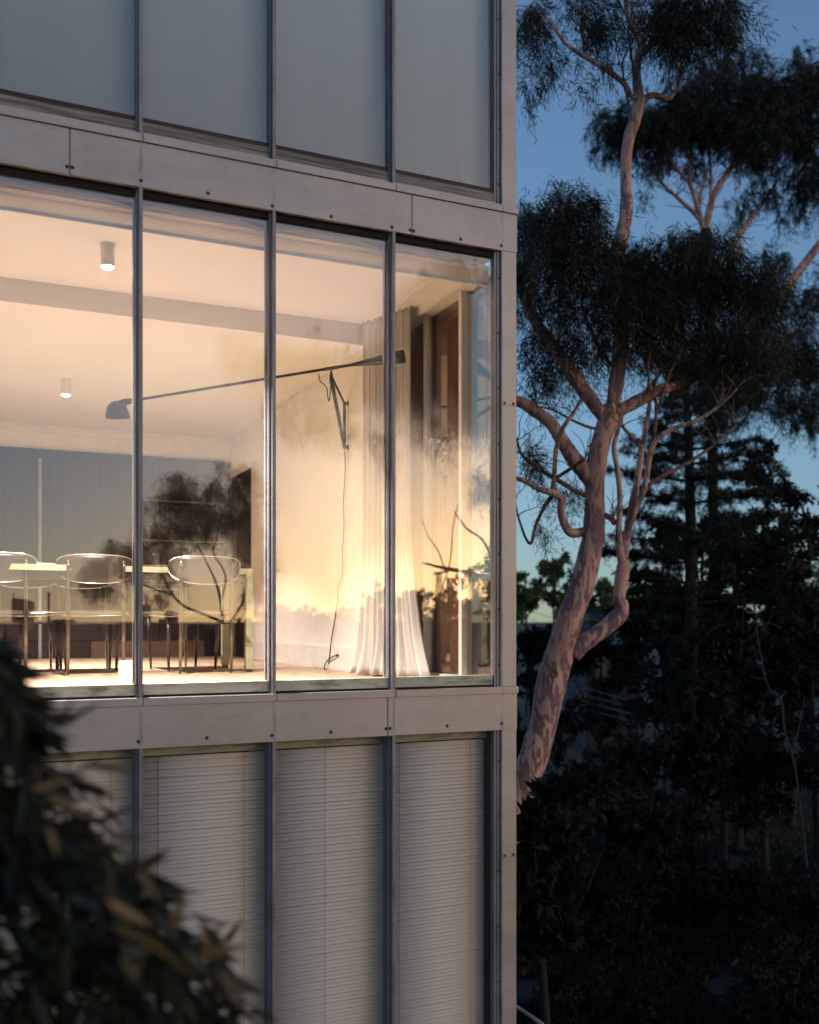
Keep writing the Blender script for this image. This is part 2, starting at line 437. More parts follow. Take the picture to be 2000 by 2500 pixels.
def spline(pts, sub=6):
    P = [np.array(p, float) for p in pts]
    P = [2 * P[0] - P[1]] + P + [2 * P[-1] - P[-2]]
    out = []
    for i in range(1, len(P) - 2):
        for k in range(sub):
            t = k / sub
            a, b, c, d = P[i - 1], P[i], P[i + 1], P[i + 2]
            out.append(.5 * (2 * b + (c - a) * t + (2 * a - 5 * b + 4 * c - d) * t * t + (3 * b - a - 3 * c + d) * t ** 3))
    out.append(P[-2])
    return out
def noisy_tube(mb, pts4, sub=6, n=12, amp=.06):
    """pts4: x, y, z, radius; a smooth, slightly lumpy limb"""
    s = spline(pts4, sub)
    base = len(mb.v)
    mb.tube([p[:3] for p in s], [max(p[3], .002) for p in s], n)
    for i in range(len(s)):
        for k in range(n):
            q = base + i * n + k
            x = Vector(mb.v[q]); c = Vector(s[i][:3])
            f = 1 + amp * 2.2 * mnoise.noise(x * (1.1 / max(.05, s[i][3]) * .45))
            mb.v[q] = tuple(c + (x - c) * f)

def leaf_arrays(P, D, L, W):
    n = len(P)
    up = RNG.normal(size=(n, 3))
    S = np.cross(D, up); S /= np.linalg.norm(S, axis=1, keepdims=True) + 1e-9
    N = np.cross(D, S)
    V = np.empty((n, 4, 3))
    V[:, 0] = P
    mid = P + D * (L * .45)[:, None] + N * (L * .06)[:, None]
    V[:, 1] = mid + S * (W * .55)[:, None]
    V[:, 2] = P + D * L[:, None] - N * (L * .05)[:, None]
    V[:, 3] = mid - S * (W * .55)[:, None]
    return V.reshape(-1, 3)
def leaf_mesh(name, V, mat, parent=None):
    n = len(V) // 4
    o_ = org(parent)
    V = V - np.array((o_.x, o_.y, o_.z))
    me = bpy.data.meshes.new(name)
    me.vertices.add(n * 4); me.vertices.foreach_set('co', V.astype(np.float32).ravel())
    me.loops.add(n * 4); me.loops.foreach_set('vertex_index', np.arange(n * 4, dtype=np.int32))
    me.polygons.add(n); me.polygons.foreach_set('loop_start', np.arange(0, n * 4, 4, dtype=np.int32))
    me.update(calc_edges=True)
    me.materials.append(mat)
    ob = bpy.data.objects.new(name, me); col.objects.link(ob)
    if parent is not None: ob.parent = parent
    return ob
def cluster(c, rad, n, per=40, L=.11, W=.014, droop=(0.2, 0.1, -1.0), spread=.4, sprig=.22, flat=1.0, soft=.42):
    """n leaves hung in sprays: uneven sub-clumps with soft edges inside an ellipsoid; returns vertices"""
    rad = np.array(rad, float); c = np.array(c, float)
    k = max(4, n // per)
    nb = max(3, min(16, k // 5))
    B = RNG.normal(size=(nb, 3)); B /= np.linalg.norm(B, axis=1, keepdims=True)
    B = B * (RNG.random((nb, 1)) ** .5) * .85; B[:, 2] *= flat
    bs = .16 + .34 * RNG.random(nb) ** 1.5
    pick = RNG.choice(nb, size=k, p=(bs ** 1.6) / (bs ** 1.6).sum())
    off = RNG.normal(size=(k, 3)) * bs[pick][:, None] * soft * 1.5
    C = (B[pick] + off) * rad + c
    out = off / (np.linalg.norm(off, axis=1, keepdims=True) + 1e-6)
    base = np.repeat(C, per, axis=0); m = len(base)
    dirs = np.array(droop) + out * .55 + RNG.normal(size=(k, 3)) * .35
    dirs /= np.linalg.norm(dirs, axis=1, keepdims=True)
    sl = sprig * (.5 + RNG.random(k) * 1.1)
    dd = np.repeat(dirs, per, axis=0)
    t = RNG.random((m, 1))
    P = base + dd * (t - .3) * np.repeat(sl, per)[:, None] * 1.8 + RNG.normal(size=(m, 3)) * (np.repeat(sl, per)[:, None] * (.10 + .22 * t))
    P[:, 2] -= (t[:, 0] ** 2) * np.repeat(sl, per) * .5
    D = dd + RNG.normal(size=(m, 3)) * spread
    D /= np.linalg.norm(D, axis=1, keepdims=True)
    Ls = L * (.5 + RNG.random(m)); Ws = W * (.6 + .8 * RNG.random(m))
    return leaf_arrays(P, D, Ls, Ws)

# ================================================================== THE GROUND
def ground_height(x, y):
    # flat by the house and towards the city, falling a little beyond the garden
    d = np.maximum(0, y - 30)
    return -0.02 * np.minimum(d, 120)
gx = np.concatenate([np.linspace(-4000, -80, 14), np.linspace(-60, 80, 36), np.linspace(100, 4000, 14)])
gy = np.concatenate([np.linspace(-4000, -80, 14), np.linspace(-60, 120, 46), np.linspace(150, 4000, 14)])
mb = MB()
for y in gy:
    for x in gx:
        near = 1 if abs(x) < 70 and abs(y) < 100 else 0
        mb.v.append((x, y, float(ground_height(x, y)) + near * .015 * mnoise.noise(Vector((x * .25, y * .25, 0)))))
nx = len(gx)
for j in range(len(gy) - 1):
    for i in range(nx - 1):
        a = j * nx + i
        mb.f.append((a, a + 1, a + nx + 1, a + nx)); mb.mi.append(0)
tag(mb.build('ground', M['soil'], smooth=True), 'dark garden ground falling away below the house', kind='structure')

# ================================================================== THE HOUSE
house = thing('glass_house', 'aluminium framed glass house with a lit dining room between two darker storeys', 'house', (-3.0, 3.0, 0))
BAY = 0.733
XM = [-.11 - BAY * k for k in range(1, 7)]           # mullion centres, first is the one nearest the corner
XL = -4.6                                            # how far the facade runs to the left
Z = lambda rel: ZC + rel
# levels relative to the eye
FU0, FU1, SU1 = 2.309, 2.546, 2.589                   # upper fascia bottom, top, sill top
FL0, FL1, SL1 = -.682, -.4547, -.413                  # lower fascia
YF = -0.028                                          # fascia front

def screw(parent, x, z, y=YF, r=.0062):
    b = MB()
    b.lathe([(0, -.0045), (r * .55, -.0045), (r, -.002), (r, .004)], (x, y, z), axis=(0, 1, 0), n=10)
    b.lathe([(0, -.0009), (r * 1.7, -.0009), (r * 1.9, .001)], (x, y, z - r * .25), axis=(0, 1, 0), n=12, m=1)
    return b.build('screw', [M['screw'], M['halo']], parent)
def fascia(z0, z1, joints, screws_u, vlev):
    xs = [XL] + joints + [0.0]
    panels = []
    for a, b in zip(xs[:-1], xs[1:]):
        p = MB()
        g = .0016
        p.box(a + g, b - g, YF, YF + .03, z0, z1, bev=.0025)
        p.box(a + g, b - g, YF + .0305, .16, z0 + .001, z0 + .004)      # soffit return
        panels.append((a, b, p.build('fascia_panel', M['alu'], house)))
    for u, v in screws_u:
        q = on_y(u, v, YF)
        for a, b, po in panels:
            if a <= q[0] <= b:
                screw(po, q[0], q[2]); break
    return panels
xj = lambda u, v: on_y(u, v, YF)[0]
fascia(Z(FU0), Z(FU1), [xj(-250, 300), xj(170.4, 360), xj(1006, 540)],
       [(164, 406), (177, 408), (344, 440), (508, 471), (665, 502), (809, 528), (957, 554), (1001.5, 561), (1010.5, 563), (1125, 583), (1224, 599)], 0)
fascia(Z(FL0), Z(FL1), [xj(-330, 1780), xj(86, 1780), xj(947, 1740)],
       [(80, 1818), (92, 1817), (338, 1810), (505, 1801), (664, 1795), (808, 1787), (942.5, 1779), (952.5, 1778), (1092, 1772), (1225, 1766)], 0)
# sills, one length per bay
def sills(z0, z1):
    xs = [0.004] + [x + .011 for x in XM]
    for a, b in zip(xs[1:], xs[:-1]):
        p = MB(); g = .0012
        p.box(a + g, b - g, YF - .012, YF + .02, z0 + .002, z1, bev=.002)
        p.box(a + g, b - g, YF + .0205, .10, z1 - .006, z1 - .001)
        p.build('sill', M['alu'], house)
sills(Z(FU1), Z(SU1))
sills(Z(FL1), Z(SL1))
# mullions of the three storeys
storeys = {'upper': (Z(SU1), Z(SU1) + 3.0), 'middle': (Z(SL1), Z(FU0)), 'lower': (Z(FL0) - 2.75, Z(FL0))}
for k, (z0, z1) in storeys.items():
    for x in XM:
        p = MB()
        p.box(x - .010, x + .010, YF + .001, .006, z0 - .018 if k != 'lower' else z0, z1 - .0015, bev=.0015)
        p.box(x - .021, x + .012, .0065, .052, z0 + .0005, z1 - .002)
        p.box(x - .030, x + .022, .0525, .078, z0 + .0005, z1 - .002)
        p.build('mullion', M['alu_dark'], house)
# corner post in lengths, with screws
post_x0, post_x1 = -.112, -.004
def post(z0, z1, screws):
    p = MB()
    p.box(post_x0, post_x1, YF + .004, .10, z0, z1, bev=.003)
    po = p.build('corner_post', M['alu'], house)
    for x, z in screws: screw(po, x, z, YF + .004, .0055)
    return po
zs = on_y(1238, 989, YF)[2]; zs2 = on_y(1238, 2093, YF)[2]
post(Z(SL1) + .001, zs - .001, [])
post(zs + .001, Z(FU0) - .001, [(-.09, zs + .014), (-.028, zs + .014)])
post(zs2 + .001, Z(FL0) - .001, [(-.09, zs2 + .012), (-.028, zs2 + .012)])
post(Z(FL0) - 3.2, zs2 - .001, [])
post(Z(SU1) + .001, Z(SU1) + 3.0, [])
# jamb between the last pane and the post
for k, (z0, z1) in storeys.items():
    p = MB()
    p.box(-.148, -.1335, .004, .05, z0 + .001, z1 - .002)
    p.box(-.133, -.1125, -.004, .05, z0 + .001, z1 - .002)
    jo = p.build('window_jamb', M['alu_dark'], house)
    for q in range(9):
        zz = z0 + .14 + q * .345
        if zz < z1 - .05: screw(jo, -.121, zz, -.004, .0045)
# panes and their rails
bays = []
edges = [-.148] + XM
for i in range(len(edges) - 1):
    xr = edges[i] - (.018 if i else .001); xl = edges[i + 1] + .0125
    bays.append((xl, xr))
for k, (z0, z1) in storeys.items():
    for xl, xr in bays:
        g0 = z0 + (.11 if k == 'upper' else .062 if k == 'middle' else .02)
        box('window_pane', M['glass'] if k == 'middle' else M['upper_glass'] if k == 'upper' else M['plain_glass'], house, xl, xr, GLASS_Y, GLASS_Y + .006, g0, z1 - .004)
        if k == 'middle':
            p = MB(); p.box(xl + .002, xr - .002, .012, .09, z0 + .013, z0 + .0715, bev=.004)
            p.build('bottom_rail', M['paint_wood'], house)
            p = MB(); p.box(xl, xr, .02, .09, z0 + .0005, z0 + .0125)
            p.build('glazing_gap', M['gap_dark'], house)  # solid strip, its near-black colour stands in for the shaded gap
        if k == 'upper':
            p = MB(); p.box(xl + .001, xr - .001, .004, .085, z0 + .026, z0 + .082, bev=.003)
            p.build('bottom_rail', M['old_wood'], house)
            p = MB(); p.box(xl, xr, -.002, .02, z0 + .001, z0 + .024, bev=.002)
            p.build('weather_strip', M['alu'], house)
            p = MB(); p.box(xl, xr, .015, .085, z0 + .0825, z0 + .112)
            p.build('gap_shade_strip', M['dark_red'], house)  # dark strip painted in for the shaded gap under the blind
        if k == 'middle':
            p = MB(); p.box(xl, xr, .012, .075, z1 - .034, z1 - .004)
            p.build('head_rail', M['gap_dark'], house)

# ---- shell of the building: floors, hidden rooms above and below, outer walls
YB, XW = 5.70, -.42                                   # back wall, lamp wall
FLZ, H1, H2 = Z(-.405), Z(2.225), Z(2.07)
box('floor_slab', M['plaster'], house, XL, -.09, .165, 7.2, Z(FL0) + .01, FLZ - .02)
box('room_floor', M['floor'], house, XL, -.09, .095, YB + 1.4, FLZ - .0195, FLZ)
box('ceiling_panel', M['ceiling'], house, XL, -.095, .17, 1.50, H1, H1 + .05)
box('ceiling_bulkhead', M['ceiling'], house, XL, -.095, 1.501, YB + 1.4, H2, H2 + .2)
box('upper_slab', M['plaster'], house, XL, -.09, .17, 7.2, Z(FU0) + .005, Z(SU1) - .03)
box('roof', M['alu_dark'], house, XL, 0, -.028, 7.3, Z(SU1) + 3.002, Z(SU1) + 3.2)
for z0, z1 in ((Z(SU1), Z(SU1) + 3.0), (Z(FL0) - 3.2, Z(FL0))):
    box('inner_wall', M['interior_dark'], house, XL + .02, -.15, 1.2, 1.3, z0, z1 - .005)
    box('side_wall', M['alu_dark'], house, -.088, -.01, .101, 7.2, z0 + .001, z1 - .003)
box('base_wall', M['alu_dark'], house, XL, -.01, .0, .25, -.2, Z(FL0) - 2.76)
box('outer_wall', M['alu_dark'], house, XL - .1, XL, -.02, 7.2, -.2, Z(SU1) + 3.0)
box('outer_wall', M['alu_dark'], house, XL, -.01, 7.2, 7.3, -.2, Z(SU1) + 3.0)
box('side_wall', M['brown_panel'], house, -.05, -.01, 1.62, 7.2, FLZ - .02, H1 + .1)
# room walls
box('interior_wall', M['plaster'], house, XW, XW + .12, 1.50, 4.80, FLZ + .001, H2 - .001)
box('skirting', M['white_paint'], house, XW - .014, XW - .0005, 1.52, 4.802, FLZ + .001, FLZ + .19)
box('wall_nib', M['plaster'], house, XW + .1205, -.055, 1.50, 1.61, FLZ + .001, H2 - .001)
box('left_wall', M['plaster'], house, XL + .001, XL + .03, .12, YB + 1.3, FLZ + .001, H1 - .001)
box('doorway_dark', M['dark_back'], house, XW + .002, XW + .04, 4.803, YB - .02, FLZ + .004, Z(1.62))  # dark sheet stands in for the unlit depth of the open doorway
box('door_head', M['plaster'], house, XW + .001, XW + .12, 4.801, YB, Z(1.623), H2 - .002)
box('door_jamb', M['tan_panel'], house, XW - .02, XW - .0005, YB - .26, YB - .03, FLZ + .002, Z(1.0))
# back wall: white head with cornice, then matte dark panels standing in for night-dark glazing
xb = lambda u: on_y(u, 1400, YB)[0]
zb = lambda u, v: on_y(u, v, YB)[2]
bz1 = zb(0, 1090)
box('back_wall_head', M['white_paint'], house, XL + .031, XW - .001, YB, YB + .1, bz1, H2 - .002)
p = MB(); p.box(XL + .032, XW - .002, YB - .05, YB - .001, H2 - .085, H2 - .003, bev=.015); p.box(XL + .032, XW - .002, YB - .07, YB - .051, H2 - .03, H2 - .004)
p.build('cornice', M['white_paint'], house)
box('blind_pelmet', M['far_wall'], house, XL + .033, XW - .003, YB - .03, YB - .001, bz1 - .09, bz1 - .002)
zlow = zb(100, 1566)
xp = [XL + .034, xb(97), xb(245), xb(390), xb(535), XW - .004]
for i in range(5):
    box('back_panel', M['dark_back'], house, xp[i] + .004, xp[i + 1] - .004, YB + .012, YB + .06, zlow + .004, bz1 - .004)
for u in (97,):
    box('back_mullion', M['alu_dark'], house, xb(u) - .016, xb(u) + .016, YB - .05, YB + .0115, FLZ + .001, bz1 - .095)
xq = [XL + .034, xb(222), xb(500), XW - .004]
for i in range(3):
    box('base_panel', M['tan_panel'] if i == 1 else M['dark_back'], house, xq[i] + .003, xq[i + 1] - .003, YB + .004, YB + .06, FLZ + .002, zlow - .003)
box('wall_shelf', M['tan_panel'], house, xb(345), xb(531), YB - .055, YB + .0115, zb(440, 1225) - .012, zb(440, 1225) + .006)
box('wall_shelf', M['tan_panel'], house, xb(345), xb(545), YB - .055, YB + .0115, zb(440, 1321) - .012, zb(440, 1321) + .006)
# glazed right wall: mullions, panes, red brown shutter boards, pelmet
for y0, y1 in ((.42, .54), (.98, 1.08)):
    p = MB(); p.box(-.125, -.075, y0 + .025, y1, FLZ + .002, Z(2.185)); p.box(-.165, -.126, y0, y0 + .045, FLZ + .002, Z(2.185), bev=.003)
    p.build('side_mullion', M['white_paint'], house)
for y0, y1 in ((.10, .444), (.541, 1.004), (1.081, 1.50)):
    box('side_pane', M['side_glass'], house, -.105, -.099, y0, y1, FLZ + .035, Z(2.185))
for y0, y1 in ((.541, .77), (.773, 1.004), (1.081, 1.34), (1.343, 1.60)):
    box('shutter_board', M['brown_panel'], house, -.085, -.055, y0 + .002, y1 - .001, FLZ + .001, H1)
box('side_track', M['white_paint'], house, -.165, -.075, .1, 1.495, FLZ + .0015, FLZ + .034)
p = MB(); p.box(-.20, -.06, .18, 1.497, Z(2.19), H1 - .001); p.box(-.232, -.2005, .18, 1.497, Z(2.172), H1 - .001, bev=.004)
p.build('window_pelmet', M['white_paint'], house)
p = MB(); p.box(-.39, -.375, .18, 1.49, H1 - .012, H1 - .0005); p.box(-.435, -.425, .18, 1.49, H1 - .006, H1 - .0006)
p.build('curtain_track', M['white_paint'], house)

# ================================================================== BLINDS
bay_word = ['corner bay', 'second bay from the corner', 'third bay from the corner', 'leftmost bay in view', 'bay left of the frame']
for i, (xl, xr) in enumerate(bays[:5]):
    # rolled up white blinds of the lit room
    t = thing('roller_blind', 'rolled up white roller blind, lit room, %s' % bay_word[i], 'roller blind', ((xl + xr) / 2, .13, Z(2.2)), 'roller blinds of the lit room')
    zc = Z(2.213)
    b = MB(); b.tube([(xl - .012, .138, zc), (xr + .012, .138, zc)], .036, 20); b.build('blind_roll', M['roller'], t, True)
    b = MB(); b.box(xl - .01, xr + .01, .098, .103, Z(2.135), zc); b.build('blind_cloth', M['roller'], t)
    b = MB(); b.box(xl - .012, xr + .012, .094, .108, Z(2.118), Z(2.137), bev=.004); b.build('hem_bar', M['cord'], t)
    n = 26; b = MB()
    sag = lambda s: .014 + .020 * math.sin(math.pi * s) ** .6
    for q in range(n + 1):
        s = q / n; x = xl + .012 + (xr - xl - .02) * s
        zt = Z(2.262) - .035 * max(0, s - .75) / .25 - .02 * max(0, .12 - s) / .12
        for yy, zz in ((.060, zt), (.060, zt - sag(s) * .45), (.066, zt - sag(s)), (.068, zt - sag(s) + .002), (.064, zt + .003)):
            b.v.append((x, yy, zz))
    for q in range(n):
        for r_ in range(5):
            a = q * 5 + r_; c_ = q * 5 + (r_ + 1) % 5
            b.f.append((a, c_, c_ + 5, a + 5)); b.mi.append(0)
    b.build('blind_flap', M['roller'], t, True)
    b = MB(); b.box(xl, xr, .052, .088, Z(2.264), Z(2.272)); b.build('head_channel', M['alu_dark'], t)
    if i == 0:
        top = on_y(1186, 680, .115)[2]; zlo = on_y(1196, 1240, .115)[2]
        b = MB(); pts = []
        xa, xc = on_y(1189, 700, .115)[0], on_y(1205.5, 700, .115)[0]
        for q in range(41): pts.append((xa - .006 * (q / 40) ** 3, .115, top - (top - zlo) * q / 40))
        xm = (xa - .006 + xc) / 2; rr = (xc - xa + .006) / 2
        for q in range(1, 16):
            th = math.pi + math.pi * q / 16
            pts.append((xm + rr * math.cos(th), .115, zlo + .035 * math.sin(th)))
        for q in range(41): pts.append((xc, .115, zlo + (top - zlo) * q / 40))
        b.tube(pts, .0017, 6)
        L = 0
        for a_, c_ in zip(pts[:-1], pts[1:]):
            m_ = 4
            for w in range(m_):
                pp = [a_[j] + (c_[j] - a_[j]) * w / m_ for j in range(3)]
                b.lathe([(0, -.003), (.0028, 0), (0, .003)], pp, n=5)
        b.build('bead_chain', M['cord'], t, True)
    # flat closed screens upstairs
    t = thing('screen_blind', 'closed pale screen blind upstairs, %s' % bay_word[i], 'blind', ((xl + xr) / 2, .12, Z(SU1)), 'closed blinds upstairs')
    b = MB(); zz0, zz1 = Z(SU1) + .1135, Z(SU1) + 2.9
    nn = 12
    for q in range(nn + 1):
        x = xl - .004 + (xr - xl + .01) * q / nn
        for yy in (.098 + .003 * math.sin(q * 1.3 + i), .1 + .003 * math.sin(q * 1.3 + i)):
            b.v += [(x, yy, zz0), (x, yy, zz1)]
    for q in range(nn):
        a = q * 4
        b.f += [(a, a + 4, a + 5, a + 1), (a + 2, a + 3, a + 7, a + 6), (a, a + 2, a + 6, a + 4), (a + 1, a + 5, a + 7, a + 3)]; b.mi += [0] * 4
    b.build('blind_cloth', M['upper_blind'], t, True)
    # venetian blinds downstairs
    t = thing('venetian_blind', 'closed off-white venetian blind downstairs, %s' % bay_word[i], 'venetian blind', ((xl + xr) / 2, .1, Z(FL0) - .1), 'venetian blinds downstairs')
    zt = Z(FL0) - .018
    rx0, rx1 = xl + .004, xr - .002
    b = MB(); b.box(rx0, rx1, .095, .135, zt - .040, zt, bev=.003); b.build('head_rail', M['paint_wood'], t)
    sx0, sx1 = xl - .022, xr + (.024 if i else -.018)
    pitch, zz = .0228, zt - .062
    ch, tilt = .0258, R(60)
    slat0 = None
    # slats share one curved strip per blind
    b = MB(); K = 4; cx, cz = (sx0 + sx1) / 2, zz
    for q in range(K + 1):
        s = (q / K - .5) * ch; bow = .0022 * (1 - (2 * q / K - 1) ** 2)
        yy = .112 + s * math.cos(tilt) * 1 - bow * math.sin(tilt); zq = cz + s * math.sin(tilt) + bow * math.cos(tilt)
        for dy in (0, .0006): b.v += [(sx0, yy + dy, zq), (sx1, yy + dy, zq)]
    for q in range(K):
        a = q * 4
        b.f += [(a, a + 1, a + 5, a + 4), (a + 2, a + 6, a + 7, a + 3), (a, a + 4, a + 6, a + 2), (a + 1, a + 3, a + 7, a + 5)]; b.mi += [0] * 4
    slat0 = b.build('slat', M['slat'], t, True)
    for q in range(1, 98):
        c = slat0.copy(); col.objects.link(c)
        c.location = (0, .0012 * math.sin(q * 2.1 + i), -pitch * q + .0011 * math.sin(q * 5.3 + 2 * i))
        c.rotation_euler = (.05 * math.sin(q * 2.9 + i * 1.3), .0016 * math.sin(q * 3.7 + i) + (.009 * math.sin(q * 1.9) if i == 2 and 3 < q < 9 else 0), 0)
    cords = {0: (975, 1149), 1: (793.6,), 2: (385.5, 596.5), 3: (270.6, 60)}.get(i, ())
    for u in cords:
        x = on_y(u, 2000, .098)[0]
        pts = [(x + .0008 * math.sin(q * 1.7), .0985 + .001 * math.sin(q * 2.2), zt - .04 - q * .024) for q in range(93)]
        b = MB(); b.tube(pts, .0011 if u not in (385.5,) else .0016, 5); b.build('ladder_cord', M['dark_cord'], t)

# ================================================================== CEILING LIGHTS
def downlight(u, vt, zc, dia, label, watts):
    p = on_z(u, vt, zc)
    t = thing('ceiling_light', label, 'ceiling light', (p[0], p[1], zc), 'cylinder downlights')
    r = dia / 2; h = .135
    b = MB(); b.lathe([(0, -.001), (r * 1.04, -.001), (r * 1.04, -.006), (r, -.007), (r, -h), (r * .93, -h), (r * .93, -h + .006), (0, -h + .006)], (p[0], p[1], zc), n=28)
    b.build('light_body', M['white_paint'], t, False)
    b = MB(); b.lathe([(0, -h - .012), (r * .6, -h - .009), (r * .92, -h + .003)], (p[0], p[1], zc), n=24)
    b.build('light_lens', M['bulb'], t, True)
    l = bpy.data.lights.new('downlight_lamp', 'AREA'); l.shape = 'DISK'; l.size = dia * .9; l.energy = watts; l.color = (1.0, .905, .875); l.spread = R(108)
    lo = bpy.data.objects.new('downlight_lamp', l); col.objects.link(lo); lo.parent = t; lo.location = (0, 0, -h - .016)
    return t
W = 101
downlight(262.5, 596, H1, .080, 'larger looking white cylinder ceiling light near the front glass', W)
downlight(161, 926, H2, .080, 'smaller looking white cylinder ceiling light farther back in the room', W * .55)

# ================================================================== WALL LAMP
a_r = np.array((-.41, .92, Z(1.84))); a_l = np.array((-2.03, 2.0, Z(1.614)))
d = a_l - a_r
lamp = thing('swing_arm_lamp', 'long black swing-arm wall lamp with a dome shade and cone counterweight', 'wall lamp', (XW, 1.88, Z(1.36)))
apex = a_r + d * .245
ln = np.linalg.norm(d); dn = d / ln
b = MB(); b.tube([a_r + dn * .05, a_l], .0100, 10); b.build('arm', M['lamp_black'], lamp, True)
b = MB()
for q, (s, r) in enumerate(()): pass
b.tube([a_r - dn * .05, a_r + dn * .0, a_r + dn * .30, a_r + dn * .34], [.044, .045, .014, .011], 20); b.build('counterweight', M['lamp_black'], lamp, True)
rod_t = np.array((XW - .03, 1.88, Z(1.71))); rod_b = np.array((XW - .03, 1.88, Z(1.365)))
ap = apex - np.array((0, 0, .03)); ap2 = apex - np.array((0, 0, .075))
b = MB(); b.tube([rod_t + (0, 0, .012), rod_b - (0, 0, .012)], .012, 10); b.build('wall_rod', M['lamp_brown'], lamp, True)
for q in (rod_t, rod_b):
    b = MB(); b.tube([q, (XW - .001, q[1], q[2])], .0075, 8); b.lathe([(0, 0), (.022, 0), (.022, .004), (0, .004)], (XW - .005, q[1], q[2]), axis=(1, 0, 0), n=14); b.build('wall_bracket', M['lamp_brown'], lamp)
b = MB(); b.tube([rod_t, ap2 + (0, 0, .02)], .0095, 8); b.build('upper_strut', M['lamp_brown'], lamp)
b = MB(); b.tube([rod_b, ap2], .014, 10); b.build('lower_strut', M['lamp_black'], lamp)
b = MB(); b.tube([ap2 - (0, 0, .035), ap2 + (0, 0, .025), ap], [.013, .013, .008], 12); b.tube([ap, apex], .006, 8); b.tube([apex - dn * .05, apex + dn * .05], .0125, 10); b.build('pivot', M['lamp_black'], lamp)
# head
hd = a_l + dn * .0
b = MB(); b.tube([hd - dn * .05, hd + dn * .03, hd + dn * .075], [.008, .019, .024], 14)
b.build('lamp_holder', M['lamp_black'], lamp, True)
sc_ = hd + dn * .15 + np.array((0, 0, -.035))
ax = np.array((-.10, -.30, 1.0)); ax /= np.linalg.norm(ax)
prof = [(.088, -.07), (.086, -.045), (.078, -.01), (.062, .022), (.040, .042), (.016, .050), (.0005, .051)]
b = MB(); b.lathe(prof, sc_, axis=ax, n=28)
prof2 = [(.0005, .049), (.015, .048), (.038, .040), (.060, .020), (.076, -.011), (.084, -.045), (.088, -.07)]
b.lathe(prof2, sc_, axis=ax, n=28)
b.lathe([(.087, -.066), (.0905, -.069), (.087, -.073)], sc_, axis=ax, n=28)
b.tube([hd + dn * .07, sc_ + ax * .03], [.024, .020], 14)
shade = b.build('lamp_shade', M['lamp_black'], lamp, True)
b = MB(); b.lathe([(.0005, -.062), (.018, -.058), (.026, -.04), (.022, -.015), (.012, .01)], sc_, axis=ax, n=16); b.build('light_bulb', M['bulb2'], lamp, True)
l = bpy.data.lights.new('lamp_bulb_light', 'SPOT'); l.energy = 12; l.spot_size = R(135); l.spot_blend = .7; l.color = (1.0, .84, .66); l.shadow_soft_size = .03
lo = bpy.data.objects.new('lamp_bulb_light', l); col.objects.link(lo); lo.parent = lamp; lo.location = Vector(sc_ - ax * .07) - lamp.location
b = MB(); c0 = hd - dn * .02
pts = spline([c0, c0 + (0, 0, .035) - dn * .01, c0 + (0, 0, .062) + dn * .005, c0 + (0, 0, .055) + dn * .03, c0 + (0, 0, .02) + dn * .045, c0 + dn * .05], 6)
b.tube(pts, .0022, 6); b.tube([hd + dn * .08, sc_ + np.array((.06, -.03, -.0))], .006, 6); b.build('tilt_handle', M['lamp_black'], lamp, True)
# flex from arm to bracket and down the wall
c1 = apex - dn * -.16
f1 = on_d(778, 912, 7.0); 
b = MB(); b.tube(spline([f1, on_d(782, 930, 7.0), on_d(797, 945, 7.0), on_d(801, 972, 7.0), on_d(804, 978, 6.98), on_d(807, 950, 6.96), ap2], 6), .0042, 6); b.build('arm_flex', M['flex'], lamp, True)
wallpt = lambda u, v: on_x(u, v, XW - .018)
path = [(842, 1092), (843, 1150), (840, 1200), (838.5, 1240), (840, 1281), (837, 1340), (836.5, 1399), (831, 1420), (824, 1443), (825, 1465), (821, 1490), (816, 1525), (810, 1557), (806, 1590), (803, 1618)]
pts = [wallpt(u, v) for u, v in path]
loop = [on_z(799, 1631, FLZ + .004), on_z(793, 1634, FLZ + .004), on_x(793, 1625, XW - .04), on_x(800, 1612, XW - .03), on_x(812, 1604, XW - .03), on_x(822, 1600, XW - .025)]
b = MB(); b.tube(spline(pts + loop, 5), .0048, 7)
e = loop[-1]; b.tube([e, e + np.array((0.01, -.025, .002))], [.010, .008], 8)
b.build('wall_flex', M['flex'], lamp, True)

# ================================================================== CURTAIN
cur = thing('sheer_curtain', 'long white sheer curtain gathered at the room corner and pooling on the floor', 'curtain', (-.36, 1.2, FLZ))
n, rows = 150, 40
b = MB()
A, B_ = np.array((-.455, 1.45)), np.array((-.30, .955))
ab = B_ - A; nrm = np.array((-ab[1], ab[0])); nrm /= np.linalg.norm(nrm)
if nrm[1] > 0: nrm = -nrm
H = H1 - .003 - FLZ
for j in range(rows + 1):
    t = j / rows                                    # 0 top, 1 floor
    for i in range(n + 1):
        s = i / n
        fold = math.sin(s * 2 * math.pi * 9 + 1.1 * math.sin(3 * s * 6.28)) * (.011 + .008 * t) + .005 * math.sin(s * 2 * math.pi * 23) * (1 - .6 * t)
        flare = max(0, t - .55) / .45
        low = max(0, t - .86) / .14
        pos = A + ab * s
        pos = pos + ab / np.linalg.norm(ab) * ((s - .22) * .26 * flare ** 1.6)
        pos = pos + nrm * (fold * (1 + .5 * flare) + .02 * flare + .07 * low ** 2 * (0.6 + .4 * math.sin(s * 21)))
        pos = pos + ab / np.linalg.norm(ab) * (.10 * low ** 2 * s ** 3)
        z = FLZ + .004 + H * (1 - t) * 1.0
        if low > 0: z = FLZ + .004 + max(0, H * (1 - t)) * (.9 + .1 * math.sin(s * 40)) + .012 * low * (1 + math.sin(s * 33)) * .5
        b.v.append((pos[0], pos[1], z))
for j in range(rows):
    for i in range(n):
        a = j * (n + 1) + i
        b.f.append((a, a + 1, a + n + 2, a + n + 1)); b.mi.append(0)
co = b.build('curtain_cloth', M['curtain'], cur, True)
